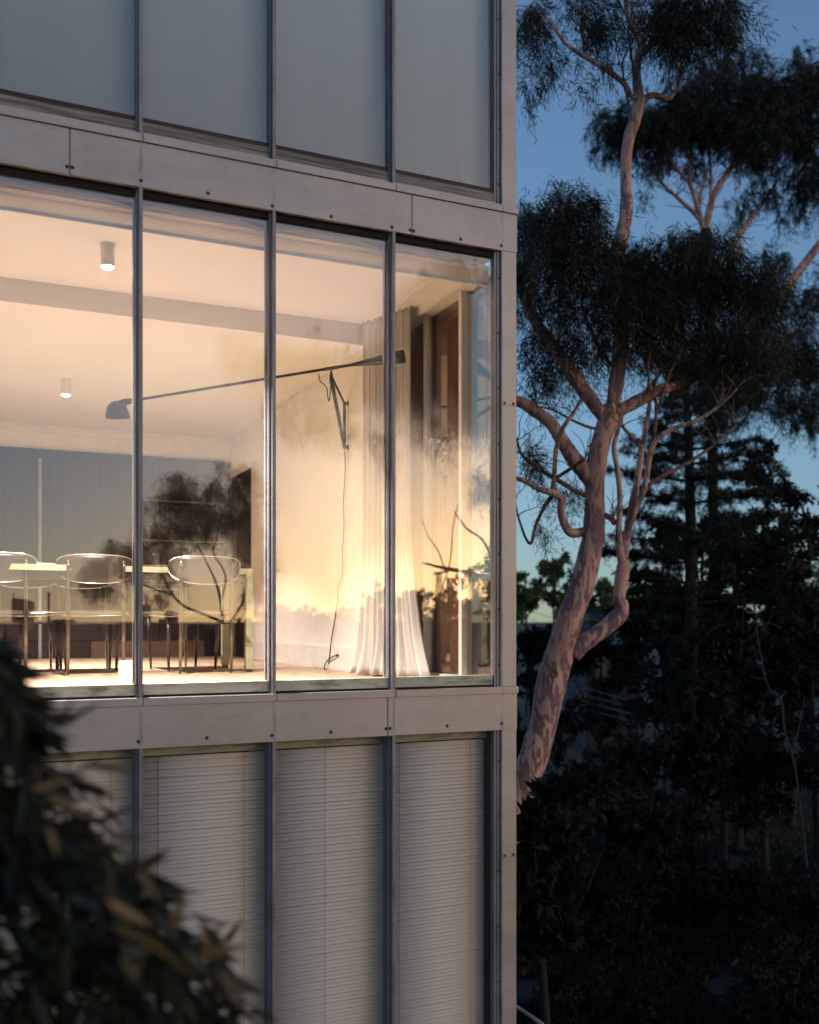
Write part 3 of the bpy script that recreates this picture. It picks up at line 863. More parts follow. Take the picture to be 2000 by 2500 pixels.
sm = co.modifiers.new('thick', 'SOLIDIFY'); sm.thickness = .0012
b = MB(); b.tube([(A[0], A[1], H1 - .006), (B_[0], B_[1], H1 - .006)], .006, 8); b.build('curtain_rail', M['white_paint'], cur)

# ================================================================== TABLE
tl = on_z(608, 1641, FLZ); tl2 = on_z(552, 1637, FLZ)
tab_z = Z(.405)
ty0 = tl[1] - .03; ty1 = ty0 + .85; tx1 = tl[0] + .03; tx0 = tx1 - 2.9
table = thing('dining_table', 'long pale green-cream dining table behind the row of chairs', 'table', ((tx0 + tx1) / 2, (ty0 + ty1) / 2, FLZ))
b = MB(); b.box(tx0, tx1, ty0, ty1, tab_z - .042, tab_z, bev=.004); b.build('tabletop', M['table'], table)
b = MB(); b.box(tx0 + .06, tx1 - .06, ty0 + .05, ty0 + .07, tab_z - .105, tab_z - .0425); b.box(tx0 + .06, tx1 - .06, ty1 - .07, ty1 - .05, tab_z - .105, tab_z - .0425); b.build('apron', M['leg_dark'], table)
for x in (tx1 - .06, tx0):
    for y in (ty0, ty1 - .06):
        b = MB(); b.box(x, x + .06, y, y + .06, FLZ + .025, tab_z - .0425, bev=.003); lg = b.build('leg', M['table'], table)
        b = MB(); b.box(x + .008, x + .052, y + .008, y + .052, FLZ + .001, FLZ + .0245); b.build('foot', M['leg_dark'], lg)

# ================================================================== CHAIRS
def make_chair(label):
    t = thing('dining_chair', label, 'chair', (0, 0, 0), 'chairs round the dining table')
    sh = .455; top = .885
    # seat: padded, front rolled
    b = MB(); K = 12; nx_ = 14
    for j in range(K + 1):
        s = j / K
        for i in range(nx_ + 1):
            q = i / nx_ * 2 - 1
            w = .25 - .03 * s
            yy = -.21 + .43 * s - .03 * (q * q)
            zz = sh + .028 * math.sqrt(max(0, 1 - abs(2 * s - 1) ** 3)) * (1 - abs(q) ** 4) + .012 * q * q
            b.v.append((q * w, yy, zz))
    m_ = len(b.v)
    for j in range(K + 1):
        s = j / K
        for i in range(nx_ + 1):
            q = i / nx_ * 2 - 1; w = .25 - .03 * s
            b.v.append((q * w * .98, -.21 + .43 * s - .03 * q * q, sh - .022 * (1 - abs(q) ** 6) * math.sqrt(max(0, 1 - abs(2 * s - 1) ** 4)) + .010 * q * q))
    W_ = nx_ + 1
    for j in range(K):
        for i in range(nx_):
            a = j * W_ + i
            b.f.append((a, a + 1, a + W_ + 1, a + W_)); b.f.append((m_ + a, m_ + a + W_, m_ + a + W_ + 1, m_ + a + 1)); b.mi += [0, 0]
    for i in range(nx_):
        b.f += [(i, m_ + i, m_ + i + 1, i + 1), (K * W_ + i, K * W_ + i + 1, m_ + K * W_ + i + 1, m_ + K * W_ + i)]; b.mi += [0, 0]
    for j in range(K):
        b.f += [(j * W_, (j + 1) * W_, m_ + (j + 1) * W_, m_ + j * W_), (j * W_ + nx_, m_ + j * W_ + nx_, m_ + (j + 1) * W_ + nx_, (j + 1) * W_ + nx_)]; b.mi += [0, 0]
    b.build('seat', M['seat'], t, True)
    pip = [(.25 * q, -.212 - .03 * q * q, sh - .016 + .012 * q * q) for q in np.linspace(-1, 1, 17)]
    b = MB(); b.tube(pip, .004, 6); b.build('seat_piping', M['black_chrome'], t, True)
    # curved shield-shaped back, wrapping forward at the sides
    b = MB(); n_ = 24; rim_t, rim_b = [], []
    def bp_(q, s, off):
        x = .275 * math.sin(q * 1.15) / math.sin(1.15)
        y = -.245 + .16 * (1 - math.cos(q * 1.15)) + off
        zt = top - .035 * abs(q) ** 5 - .012 * q * q
        zb_ = top - .115 - .095 * math.sqrt(max(0, 1 - q * q)) + .02 * abs(q) ** 3
        return (x, y - .02 * s, zb_ + (zt - zb_) * s)
    rows_ = 8
    for off in (-.012, .012):
        for j in range(rows_ + 1):
            for i in range(n_ + 1):
                b.v.append(bp_(i / n_ * 2 - 1, j / rows_, off * (1 - .4 * abs(j / rows_ * 2 - 1) ** 3)))
    W2 = n_ + 1; m2 = W2 * (rows_ + 1)
    for j in range(rows_):
        for i in range(n_):
            a = j * W2 + i
            b.f += [(a, a + 1, a + W2 + 1, a + W2), (m2 + a, m2 + a + W2, m2 + a + W2 + 1, m2 + a + 1)]; b.mi += [0, 0]
    for i in range(n_):
        b.f += [(i, m2 + i, m2 + i + 1, i + 1), (rows_ * W2 + i, rows_ * W2 + i + 1, m2 + rows_ * W2 + i + 1, m2 + rows_ * W2 + i)]; b.mi += [0, 0]
    for j in range(rows_):
        b.f += [(j * W2, (j + 1) * W2, m2 + (j + 1) * W2, m2 + j * W2), (j * W2 + n_, m2 + j * W2 + n_, m2 + (j + 1) * W2 + n_, (j + 1) * W2 + n_)]; b.mi += [0, 0]
    bo = b.build('backrest', M['leather'], t, True)
    loop_ = [bp_(q, 1.0, -.002) for q in np.linspace(-1, 1, 33)] + [bp_(q, 0.0, -.002) for q in np.linspace(1, -1, 33)[1:]]
    b = MB(); b.tube([(x, y - .004, z + .002) for x, y, z in loop_], .0042, 6); b.build('rim', M['chrome'], bo, True)
    for sx in (-1, 1):
        x = .195 * sx
        y0 = bp_(sx * .66, .5, 0)[1] - .022
        b = MB(); b.tube([(x, y0 + .03, .012), (x, y0 + .012, .30), (x, y0, .60), (x, y0 - .002, top - .055), (x, y0 + .008, top - .030)], [.010, .0165, .0150, .0125, .010], 12)
        lg = b.build('rear_leg', M['black_chrome'], t, True)
        b = MB(); b.lathe([(0, 0), (.017, 0), (.017, .006), (.007, .010), (.007, .03)], (x, y0 + .03, .0), n=12); b.build('foot', M['chrome'], lg)
        b = MB(); b.tube([(x * .95, .20, .012), (x, .185, .25), (x, .17, sh - .03)], [.009, .0165, .0175], 12)
        lg = b.build('front_leg', M['leg_dark'], t, True)
        b = MB(); b.lathe([(0, 0), (.016, 0), (.016, .006), (.007, .010), (.007, .03)], (x * .95, .20, .0), n=12); b.build('foot', M['chrome'], lg)
        b = MB(); b.box(x - .008, x + .008, y0 + .01, .17, sh - .075, sh - .045); b.build('side_rail', M['leg_dark'], t)
        b = MB(); b.lathe([(0, 0), (.011, 0), (.009, .006), (0, .008)], (x, y0 - .012, top - .07), axis=(0, -1, 0), n=10); b.build('back_bolt', M['chrome'], t)
    b = MB(); b.box(-.19, .19, .165, .178, sh - .078, sh - .048); b.box(-.19, .19, -.165, -.152, sh - .078, sh - .048); b.build('cross_rail', M['leg_dark'], t)
    return t
spots = [(-12, 1655, 0.04, 'leftmost near dining chair, cut by the left edge of the photo, back to the glass'),
         (238, 1650, -.03, 'middle near dining chair with its back to the glass, left of the first full mullion'),
         (503, 1647, .05, 'rightmost near dining chair with its back to the glass, by the table end')]
ch0 = None
for i, (u, v, rz, lab) in enumerate(spots):
    p = on_z(u, v, FLZ)
    o = make_chair(lab) if ch0 is None else copy_tree(ch0)
    ch0 = ch0 or o
    o['label'] = lab
    o.location = (p[0], p[1] + .25, FLZ); o.rotation_euler = (0, 0, rz)
for u, rz, lab in ((70, math.pi + .06, 'far dining chair across the table at the left, facing the glass'),
                   (205, math.pi - .05, 'far dining chair across the table seen past the middle near chair, facing the glass'),
                   (410, math.pi + .03, 'far dining chair across the table seen between the mullion and the right chair')):
    x = on_y(u, 1640, ty1 + .12)[0]
    o = copy_tree(ch0); o['label'] = lab
    o.location = (x, ty1 + .10, FLZ); o.rotation_euler = (0, 0, rz)

# small white device standing on the floor by the glass
pd = on_z(312, 1666, FLZ)
dev = thing('white_device', 'small white tapered box standing on the floor against the mullion', 'device', (pd[0], pd[1], FLZ))
b = MB(); x, y = pd[0], pd[1]; w0, w1, hh = .058, .047, .142
b.v = [(x - w0, y - .03, FLZ + .002), (x + w0, y - .03, FLZ + .002), (x + w0, y + .06, FLZ + .002), (x - w0, y + .06, FLZ + .002),
       (x - w1, y - .022, FLZ + hh), (x + w1, y - .022, FLZ + hh), (x + w1, y + .052, FLZ + hh), (x - w1, y + .052, FLZ + hh)]
b.f = [(3, 2, 1, 0), (4, 5, 6, 7), (0, 1, 5, 4), (1, 2, 6, 5), (2, 3, 7, 6), (3, 0, 4, 7)]; b.mi = [0] * 6
o = b.build('device_body', M['device'], dev); bv = o.modifiers.new('round', 'BEVEL'); bv.width = .008; bv.segments = 3
b = MB(); b.lathe([(0, 0), (.004, 0), (.004, .002), (0, .003)], (x + w0 * .4, y - .03, FLZ + .025), axis=(0, -1, 0), n=8); b.build('device_button', M['dark_cord'], dev)

# ================================================================== GUM TREE
GZ = 12.5
def limb(mb, pts, dz=0.0, sub=6, n=12, amp=.05):
    """pts: (u, v, width in photo px, optional depth)"""
    out = []
    for q in pts:
        dep = (q[3] if len(q) > 3 else GZ) + dz
        p = on_d(q[0], q[1], dep); out.append((p[0], p[1], p[2], q[2] / 2 / FPX * dep))
    noisy_tube(mb, out, sub, n, amp)
base_p = on_d(1225, 2050, GZ)
gum = thing('gum_tree', 'tall leaning gum tree with pink mottled bark beside the glass house', 'tree', (base_p[0] - .3, base_p[1], 0))
b = MB()
limb(b, [(1150, 2720, 120), (1200, 2350, 96), (1235, 2080, 84), (1262, 1960, 78), (1282, 1900, 74), (1304, 1847, 70), (1326, 1764, 68), (1342, 1694, 72), (1354, 1640, 74), (1370, 1585, 70), (1392, 1509, 62), (1418, 1439, 60), (1436, 1370, 58), (1450, 1300, 54), (1452, 1217, 49), (1454, 1148, 49), (1468, 1078, 47), (1484, 1030, 50), (1492, 990, 36)], n=20, amp=.035)
trunk = b.build('trunk', M['bark'], gum, True)
b = MB()   # knot with a rim
kp = on_d(1353, 1645, GZ); kd = np.array(CAM) - kp; kd /= np.linalg.norm(kd); kc = kp + kd * .19
b.lathe([(.060, -.03), (.055, .004), (.044, .018), (.032, .012), (.024, -.012), (.0, -.03)], kc, axis=kd, n=18)
b.build('knot', M['bark_dark'], trunk, True)
big = [
    [(1486, 1035, 30), (1450, 985, 34), (1409, 930, 34), (1372, 874, 32), (1339, 828, 30), (1316, 800, 28), (1293, 751, 27), (1270, 696, 26), (1255, 620, 24), (1235, 540, 20)],
    [(1488, 1020, 36), (1497, 985, 34), (1511, 893, 38), (1516, 823, 36), (1508, 740, 34), (1503, 649, 36), (1515, 589, 36), (1529, 524, 32), (1529, 464, 28), (1528, 394, 27), (1536, 338, 28), (1552, 287, 30), (1560, 246, 27), (1555, 195, 22), (1556, 153, 20), (1569, 111, 20)],
    [(1490, 1035, 26), (1505, 1012, 30), (1525, 996, 32), (1571, 972, 31), (1617, 950, 27), (1659, 938, 22, 12.9), (1715, 915, 16, 13.4), (1770, 880, 10, 13.9), (1810, 830, 5, 14.2)],
    [(1450, 1185, 34), (1427, 1152, 42), (1395, 1111, 38), (1372, 1074, 34), (1344, 1032, 31), (1307, 1004, 30), (1279, 985, 28), (1240, 970, 24)],
    [(1398, 1600, 40), (1425, 1570, 44), (1455, 1550, 40), (1490, 1523, 40), (1514, 1500, 40), (1518, 1478, 34), (1512, 1462, 30), (1517, 1416, 33), (1522, 1390, 34), (1522, 1368, 26)],
]
for pts in big:
    b = MB(); limb(b, pts, n=14); b.build('limb', M['bark'], gum, True)
small = [
    [(1440, 1293, 22), (1410, 1301, 23), (1390, 1297, 23), (1374, 1268, 20), (1371, 1240, 19), (1374, 1218, 18), (1348, 1203, 17), (1316, 1194, 14), (1288, 1178, 12), (1255, 1164, 10)],
    [(1350, 1204, 14), (1354, 1152, 12), (1358, 1097, 12), (1372, 1050, 11), (1399, 1009, 9), (1420, 975, 7)],
    [(1350, 1206, 12), (1325, 1245, 10), (1306, 1290, 9), (1297, 1326, 8), (1283, 1312, 7), (1265, 1259, 6), (1258, 1225, 5)],
    [(1353, 1170, 10), (1395, 1143, 9), (1430, 1118, 8)],
    [(1440, 1215, 13), (1400, 1195, 12), (1355, 1168, 11), (1310, 1140, 10), (1275, 1110, 8), (1262, 1075, 6)],
    [(1462, 1250, 12), (1490, 1265, 14), (1502, 1278, 14)],
    [(1520, 1372, 22), (1512, 1333, 18), (1511, 1287, 15), (1514, 1217, 14), (1508, 1148, 13), (1499, 1092, 12), (1512, 1041, 10), (1520, 1000, 8)],
    [(1520, 1380, 20), (1528, 1333, 20), (1534, 1292, 20), (1541, 1245, 18), (1552, 1194, 17), (1564, 1125, 15), (1571, 1078, 13), (1583, 1009, 11), (1590, 960, 8), (1606, 920, 6)],
    [(1533, 1300, 14), (1552, 1245, 15), (1571, 1199, 14), (1583, 1140, 13), (1590, 1098, 13), (1608, 1069, 12), (1645, 1046, 12), (1701, 1027, 10), (1757, 990, 7), (1800, 950, 4)],
    [(1565, 1215, 11), (1585, 1185, 12), (1622, 1160, 11), (1682, 1129, 9), (1747, 1083, 7), (1798, 1037, 5)],
    [(1592, 1092, 10), (1600, 1040, 9), (1602, 980, 8), (1586, 945, 7), (1583, 890, 5), (1590, 850, 4)],
    [(1604, 1010, 8), (1618, 960, 7), (1640, 900, 6), (1660, 860, 5), (1668, 830, 4)],
    [(1566, 1095, 9), (1545, 1070, 8), (1520, 1040, 8), (1505, 1010, 6)],
    [(1556, 985, 7), (1580, 950, 7), (1620, 905, 6), (1650, 870, 5)],
    [(1570, 240, 18), (1543, 236, 12), (1528, 209, 13), (1487, 174, 12), (1427, 137, 12), (1385, 109, 9), (1358, 74, 8), (1332, 37, 6)],
    [(1428, 138, 8), (1425, 100, 7), (1423, 70, 5), (1430, 30, 4)],
    [(1540, 300, 8), (1536, 260, 7), (1524, 200, 6), (1520, 150, 5)],
    [(1560, 250, 12), (1575, 240, 15), (1599, 232, 15), (1631, 241, 12), (1650, 220, 8), (1664, 180, 6), (1680, 150, 4)],
    [(1566, 135, 12), (1590, 108, 13), (1622, 90, 12), (1664, 70, 10), (1700, 58, 8), (1740, 40, 6)],
    [(1566, 120, 14), (1558, 95, 13), (1542, 60, 12), (1530, 20, 11), (1526, -40, 9)],
    [(1568, 115, 16), (1582, 70, 15), (1606, 32, 14), (1622, -5, 12), (1632, -60, 10)],
    [(1550, 205, 7), (1545, 160, 6), (1538, 110, 6), (1535, 70, 4)],
    [(1500, 900, 10), (1470, 860, 9), (1440, 800, 8), (1420, 740, 6)],
    [(1505, 800, 12), (1540, 760, 11), (1590, 730, 9), (1640, 700, 7)],
    [(1470, 1050, 7), (1430, 1040, 7), (1390, 1022, 6), (1350, 1000, 6), (1310, 992, 5)],
]
for pts in small:
    dz = random.uniform(-.5, .6)
    pts = [(q[0], q[1], q[2], GZ + dz * (i / (len(pts) - 1))) for i, q in enumerate(pts)]
    b = MB(); limb(b, pts, n=9, sub=5); b.build('branch', M['bark'] if pts[0][2] > 13 else M['bark_dark'], gum, True)
# fine twigs
b = MB()
for _ in range(150):
    s = random.choice(small); k = random.randrange(max(1, len(s) - 2), len(s))
    q = s[k]; u, v = q[0], q[1]; dep = GZ + random.uniform(-.4, .6)
    pts = [(u, v, 3.2, dep)]
    ang = random.uniform(-2.6, -.4)
    for i in range(4):
        u += 20 * math.cos(ang); v += 20 * math.sin(ang); ang += random.uniform(-.5, .5); pts.append((u, v, max(1.0, 2.6 - .5 * i), dep))
    limb(b, pts, n=4, sub=2, amp=0)
tag(b.build('twigs', M['bark_dark'], gum, True), kind='stuff')
def foliage(name, masses, depth, mat, parent, dens=1.0, L=.11, W=.015, droop=(.25, 0, -.9), per=36, deep=1.0):
    arr = []
    for q in masses:
        u, v, ru, rv = q[:4]; k = q[4] if len(q) > 4 else 1.0
        dep = depth + (q[5] if len(q) > 5 else random.uniform(-.8, .8))
        c = on_d(u, v, dep); sx = ru / FPX * dep; sz = rv / FPX * dep
        sy = max(sx, sz) * .8 * deep
        n_ = int(dens * k * 2.9 * math.pi * sx * sz / (L * W * .55)) + 40
        arr.append(cluster(c, (sx, sy, sz), n_, per, L, W, droop, sprig=min(.26, .5 * min(sx, sz) + .05)))
    return tag(leaf_mesh(name, np.concatenate(arr), mat, parent), kind='stuff')
m1 = [(1300, 40, 70, 55, .8), (1335, 130, 70, 55, .25), (1440, 20, 95, 60, .8), (1470, 100, 60, 45, .35), (1560, 50, 80, 55, .5), (1650, 45, 110, 75, 1.1), (1740, 20, 95, 65, 1.1), (1775, 90, 50, 60, .5),
      (1310, 190, 45, 60, .22), (1420, 190, 36, 60, .2), (1300, 250, 22, 60, .15), (1690, 120, 70, 50, .4), (1500, 170, 50, 40, .2),
      (1370, 520, 110, 62, 1.2), (1290, 560, 55, 70, .9), (1425, 600, 90, 62, 1.2), (1335, 650, 85, 65, .9), (1400, 500, 70, 40, .8),
      (1290, 740, 60, 90, .5), (1300, 890, 50, 90, .5), (1390, 760, 90, 90, .6), (1355, 890, 70, 80, .35), (1300, 1110, 50, 70, .4), (1375, 1190, 55, 60, .3), (1335, 1300, 30, 50, .2), (1440, 850, 60, 90, .4),
      (1560, 650, 120, 62, 1.1), (1690, 650, 140, 72, 1.3), (1790, 700, 120, 80, 1.2), (1640, 740, 120, 72, 1.2), (1500, 720, 90, 80, .7), (1860, 760, 100, 80, .9), (1745, 820, 140, 60, .8), (1590, 850, 90, 50, .35), (1640, 600, 90, 40, .9), (1500, 820, 60, 60, .4), (1690, 900, 90, 50, .5), (1560, 800, 70, 60, .5), (1420, 700, 60, 60, .5), (1340, 580, 60, 50, .9), (1820, 860, 100, 60, .8), (1740, 590, 60, 30, .6), (1600, 690, 130, 70, .8), (1480, 640, 60, 50, .6), (1270, 640, 30, 60, .7), (1320, 820, 60, 60, .4), (1600, 20, 60, 40, .6), (1270, 100, 30, 60, .4)]
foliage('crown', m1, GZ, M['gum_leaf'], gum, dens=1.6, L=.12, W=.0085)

# second gum, behind and to the right
g2 = thing('gum_tree', 'second gum tree behind, its pale forked limbs rising to the right of the mottled trunk', 'tree', (*on_d(1760, 1500, 36)[:2], 0))
G2 = 36
two = [
    [(1735, 1900, 30), (1745, 1500, 28), (1735, 900, 24), (1728, 640, 24), (1722, 560, 24)],
    [(1722, 566, 20), (1733, 510, 17), (1747, 468, 16), (1780, 417, 15), (1808, 376, 12), (1835, 325, 9), (1860, 280, 6)],
    [(1722, 566, 18), (1708, 525, 14), (1696, 478, 12), (1684, 440, 10), (1688, 390, 8), (1690, 330, 6)],
    [(1716, 545, 11), (1690, 515, 10), (1650, 478, 9), (1615, 445, 7), (1590, 400, 5)],
    [(1682, 445, 8), (1655, 415, 7), (1628, 380, 6), (1608, 350, 4)],
    [(1735, 500, 9), (1736, 450, 8), (1734, 400, 7), (1728, 350, 5)],
    [(1706, 500, 7), (1715, 460, 6), (1722, 420, 4)],
    [(1785, 660, 18), (1785, 620, 18), (1790, 595, 18), (1815, 560, 15), (1850, 510, 11), (1880, 470, 7), (1905, 430, 4)],
    [(1790, 600, 13), (1808, 602, 12), (1815, 615, 9)],
    [(1810, 900, 26), (1840, 850, 25), (1863, 800, 25), (1891, 742, 25), (1924, 696, 23), (1961, 649, 22), (2000, 598, 20), (2060, 520, 16)],
]
for i, pts in enumerate(two):
    pts = [(q[0], q[1], q[2], G2 - (2.5 if i == 9 else 0)) for q in pts]
    b = MB(); limb(b, pts, n=10, sub=5); b.build('trunk' if i == 0 else 'limb', M['bark'] if i else M['bark_pine'], g2, True)
b = MB()
for _ in range(110):
    s = random.choice(two[1:8]); k = random.randrange(1, len(s)); u, v = s[k][:2]; dep = G2 + random.uniform(-.4, .6); pts = [(u, v, 2.6, dep)]; ang = random.uniform(-2.8, -.3)
    for i in range(4):
        u += 17 * math.cos(ang); v += 17 * math.sin(ang); ang += random.uniform(-.4, .4); pts.append((u, v, max(.8, 2.2 - .4 * i), dep))
    limb(b, pts, n=4, sub=2, amp=0)
tag(b.build('twigs', M['bark_dark'], g2, True), kind='stuff')
m2 = [(1495, 320, 45, 85, 1.1), (1560, 320, 70, 85, 1.2), (1610, 300, 80, 75, 1.1), (1690, 260, 100, 75, 1.2), (1790, 240, 110, 85, 1.3), (1900, 260, 100, 100, 1.3), (1965, 330, 60, 130, 1.2), (1830, 330, 100, 60, 1.0), (1590, 400, 50, 55, .3), (1735, 185, 70, 50, .6), (1800, 160, 80, 45, .5),
      (1940, 490, 40, 80, .5), (1800, 480, 60, 45, .3), (1890, 430, 60, 50, .4), (1980, 200, 60, 80, 1.0), (1950, 130, 40, 60, .15), (1580, 450, 30, 40, .15),
      (1900, 870, 120, 80, .9), (1800, 920, 110, 60, .7), (1960, 990, 60, 90, .9), (1960, 780, 50, 60, .7), (1890, 640, 50, 50, .7), (1930, 700, 50, 50, .3), (1740, 300, 120, 70, 1.0), (1640, 360, 70, 50, .7), (1880, 180, 70, 40, .5), (1970, 440, 50, 70, .8), (1850, 380, 70, 40, .7), (1700, 400, 60, 40, .3), (1960, 880, 70, 80, .8), (1850, 960, 110, 60, .6), (1780, 1000, 80, 50, .4), (1990, 700, 40, 60, .6)]
foliage('crown', m2, G2, M['gum_leaf2'], g2, dens=1.6, L=.24, W=.022)

# ================================================================== PINE
PZ = 26
pp = on_d(1680, 1515, PZ)
pine = thing('pine_tree', 'black tiered pine tree with flat boughs behind the right gum stems', 'tree', (pp[0], pp[1], -.3))
b = MB(); limb(b, [(1690, 2150, 34, PZ), (1688, 1500, 30, PZ), (1685, 1200, 24, PZ), (1675, 950, 17, PZ), (1664, 780, 10, PZ), (1660, 700, 4, PZ)], n=10); b.build('trunk', M['bark_pine'], pine, True)
bo = MB(); arr = []
tiers = [(820, 60, 70), (880, 70, 60), (955, 60, 120), (1040, 110, 130), (1075, 140, 170), (1110, 150, 160), (1150, 190, 200), (1205, 130, 210), (1260, 160, 240), (1310, 190, 300), (1350, 205, 330), (1400, 150, 340), (1450, 130, 350)]
for v, l_, r_ in tiers:
    for side, ext in ((-1, l_), (1, r_)):
        u1 = 1680 + side * ext
        dz_ = random.uniform(-.8, .8)
        pts = [(1680, v + 25, 8, PZ), (1680 + side * ext * .5, v + 10, 6, PZ + dz_ * .5), (u1, v - 6, 3, PZ + dz_)]
        limb(bo, pts, n=5, sub=3, amp=0)
        for t in np.linspace(.18, 1.0, max(3, int(ext / 16))):
            u = 1680 + side * ext * t; vv = v + 25 - 28 * t + random.uniform(-8, 8)
            c = on_d(u, vv, PZ + dz_ * t + random.uniform(-.5, .5)); s_ = random.uniform(.18, .42)
            if random.random() < .16: continue
            arr.append(cluster(c, (s_, s_, random.uniform(.08, .2)), int(random.uniform(260, 620)), 30, .10, .016, (.1 * side, 0, .45), spread=.9, sprig=.12))
for _ in range(110):  # boughs towards and away from the viewer
    v = random.uniform(850, 1520); w = (v - 700) * .42
    c = on_d(1680 + random.uniform(-.5, .5) * w, v, PZ + random.uniform(-2.5, 2.5)); s_ = random.uniform(.3, .55)
    arr.append(cluster(c, (s_, s_, .14), 420, 30, .11, .017, (0, 0, .4), spread=.9, sprig=.14))
tag(bo.build('boughs', M['bark_pine'], pine, True), kind='stuff')
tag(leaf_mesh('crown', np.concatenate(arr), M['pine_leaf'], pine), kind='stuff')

# ================================================================== DARK TREES AND FAR TREES
def crown_tree(name, label, u, vtop, vbase, ru, dep, mat, group, L=.2, W=.08, k=1.0, lobes=14, per=24, ground=None):
    gz = ground if ground is not None else 0
    pc = on_d(u, (vtop + vbase) / 2, dep)
    t = thing(name, label, 'tree', (pc[0], pc[1], gz), group)
    b = MB(); zt = on_d(u, vtop, dep)[2]; zb_ = on_d(u, vbase, dep)[2]; r0 = .012 * ru / FPX * dep * 4 + .05
    noisy_tube(b, [(pc[0], pc[1], gz - .2, r0), (pc[0] + .1, pc[1], gz + (zb_ - gz) * .6, r0 * .8), (pc[0], pc[1] + .1, (zb_ + zt) / 2, r0 * .5), (pc[0], pc[1], zt - .15 * (zt - zb_), r0 * .2)], 5, 8)
    rw = ru / FPX * dep
    for q in range(4):
        a = random.uniform(0, 6.28); h0 = zb_ + (zt - zb_) * random.uniform(.05, .4)
        noisy_tube(b, [(pc[0], pc[1], h0, r0 * .5), (pc[0] + .4 * rw * math.cos(a), pc[1] + .4 * rw * math.sin(a), h0 + .2 * (zt - zb_), r0 * .3), (pc[0] + .7 * rw * math.cos(a), pc[1] + .7 * rw * math.sin(a), h0 + .38 * (zt - zb_), r0 * .1)], 4, 6)
    b.build('trunk', M['bark_pine'], t, True)
    arr = []; hh = (zt - zb_) / 2; cz = (zt + zb_) / 2
    for _ in range(lobes):
        a = random.uniform(0, 6.28); s = random.random() ** .5; hz = random.uniform(-.75, .8)
        w = math.sqrt(max(.1, 1 - hz * hz)) * rw * .8
        c = (pc[0] + w * s * math.cos(a), pc[1] + w * s * math.sin(a), cz + hz * hh)
        rr = rw * random.uniform(.28, .45)
        n_ = int(k * 2.0 * math.pi * rr * min(rr, hh * .5) / (L * W * .55)) + 60
        arr.append(cluster(c, (rr, rr, min(rr * .75, hh * .5)), n_, per, L, W, (0, 0, -.25), spread=1.2, sprig=rr * .3))
    tag(leaf_mesh('crown', np.concatenate(arr), mat, t), kind='stuff')
    return t
D = 'dark trees on the slope'
for i, (u, vt, vb, ru, dep, lab) in enumerate([
    (1930, 1090, 1700, 170, 30, 'broad black tree at the right edge behind the second gum'),
    (1800, 1280, 1750, 170, 27, 'low black tree right of the pine trunk'),
    (1640, 1400, 1800, 160, 28, 'black bushy tree below the pine boughs'),
    (1990, 1430, 1950, 150, 22, 'dark tree low at the right edge of the photo'),
    (1880, 1000, 1700, 120, 33, 'tall black tree between the pine and the right edge'), (1720, 1180, 1700, 120, 30, 'black tree standing directly behind the pine trunk'), (1620, 1270, 1700, 90, 31, 'black tree under the left pine boughs'),
    (1700, 1500, 2000, 160, 23, 'wide dark tree in front of the pine foot'), (1860, 1560, 2050, 150, 24, 'wide dark tree right of the lawn top'),
    (1470, 1530, 1900, 110, 34, 'dark bushy tree behind the fork of the mottled trunk'),
    (1300, 1500, 1900, 100, 36, 'dark tree beside the house wall behind the mottled trunk'),
    (1318, 1875, 2380, 92, 10.6, 'added dark leafy tree standing in for shade at the mottled trunk foot'),  # added to cover the trunk foot where it falls into shade
    (1560, 1730, 2250, 170, 22, 'dark spreading tree below the power cables'),
    (1390, 1790, 2300, 140, 19, 'dark tree right of the gum trunk foot'),
    (1760, 1640, 1960, 130, 25, 'dark round tree above the little lawn')]):
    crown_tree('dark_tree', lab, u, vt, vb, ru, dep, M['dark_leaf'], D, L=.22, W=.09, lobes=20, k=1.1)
G = 'green trees on the far ridge'
for u, vt, vb, ru, dep, lab in [
    (1285, 1395, 1520, 55, 70, 'dusky green tree on the far ridge touching the house corner'),
    (1352, 1358, 1500, 60, 75, 'far green tree with a round top poking above the ridge'),
    (1405, 1420, 1520, 45, 72, 'far green tree just left of the mottled trunk'),
    (1485, 1408, 1520, 50, 60, 'brighter green tree seen through the trunk fork'),
    (1560, 1425, 1520, 60, 70, 'far green tree right of the gum side stem'),
    (1230, 1380, 1520, 60, 80, 'far green tree mostly hidden by the house corner')]:
    crown_tree('ridge_tree', lab, u, vt, vb, ru, dep, M['far_leaf'], G, L=.30, W=.13, lobes=18, k=1.2, ground=-1.2)

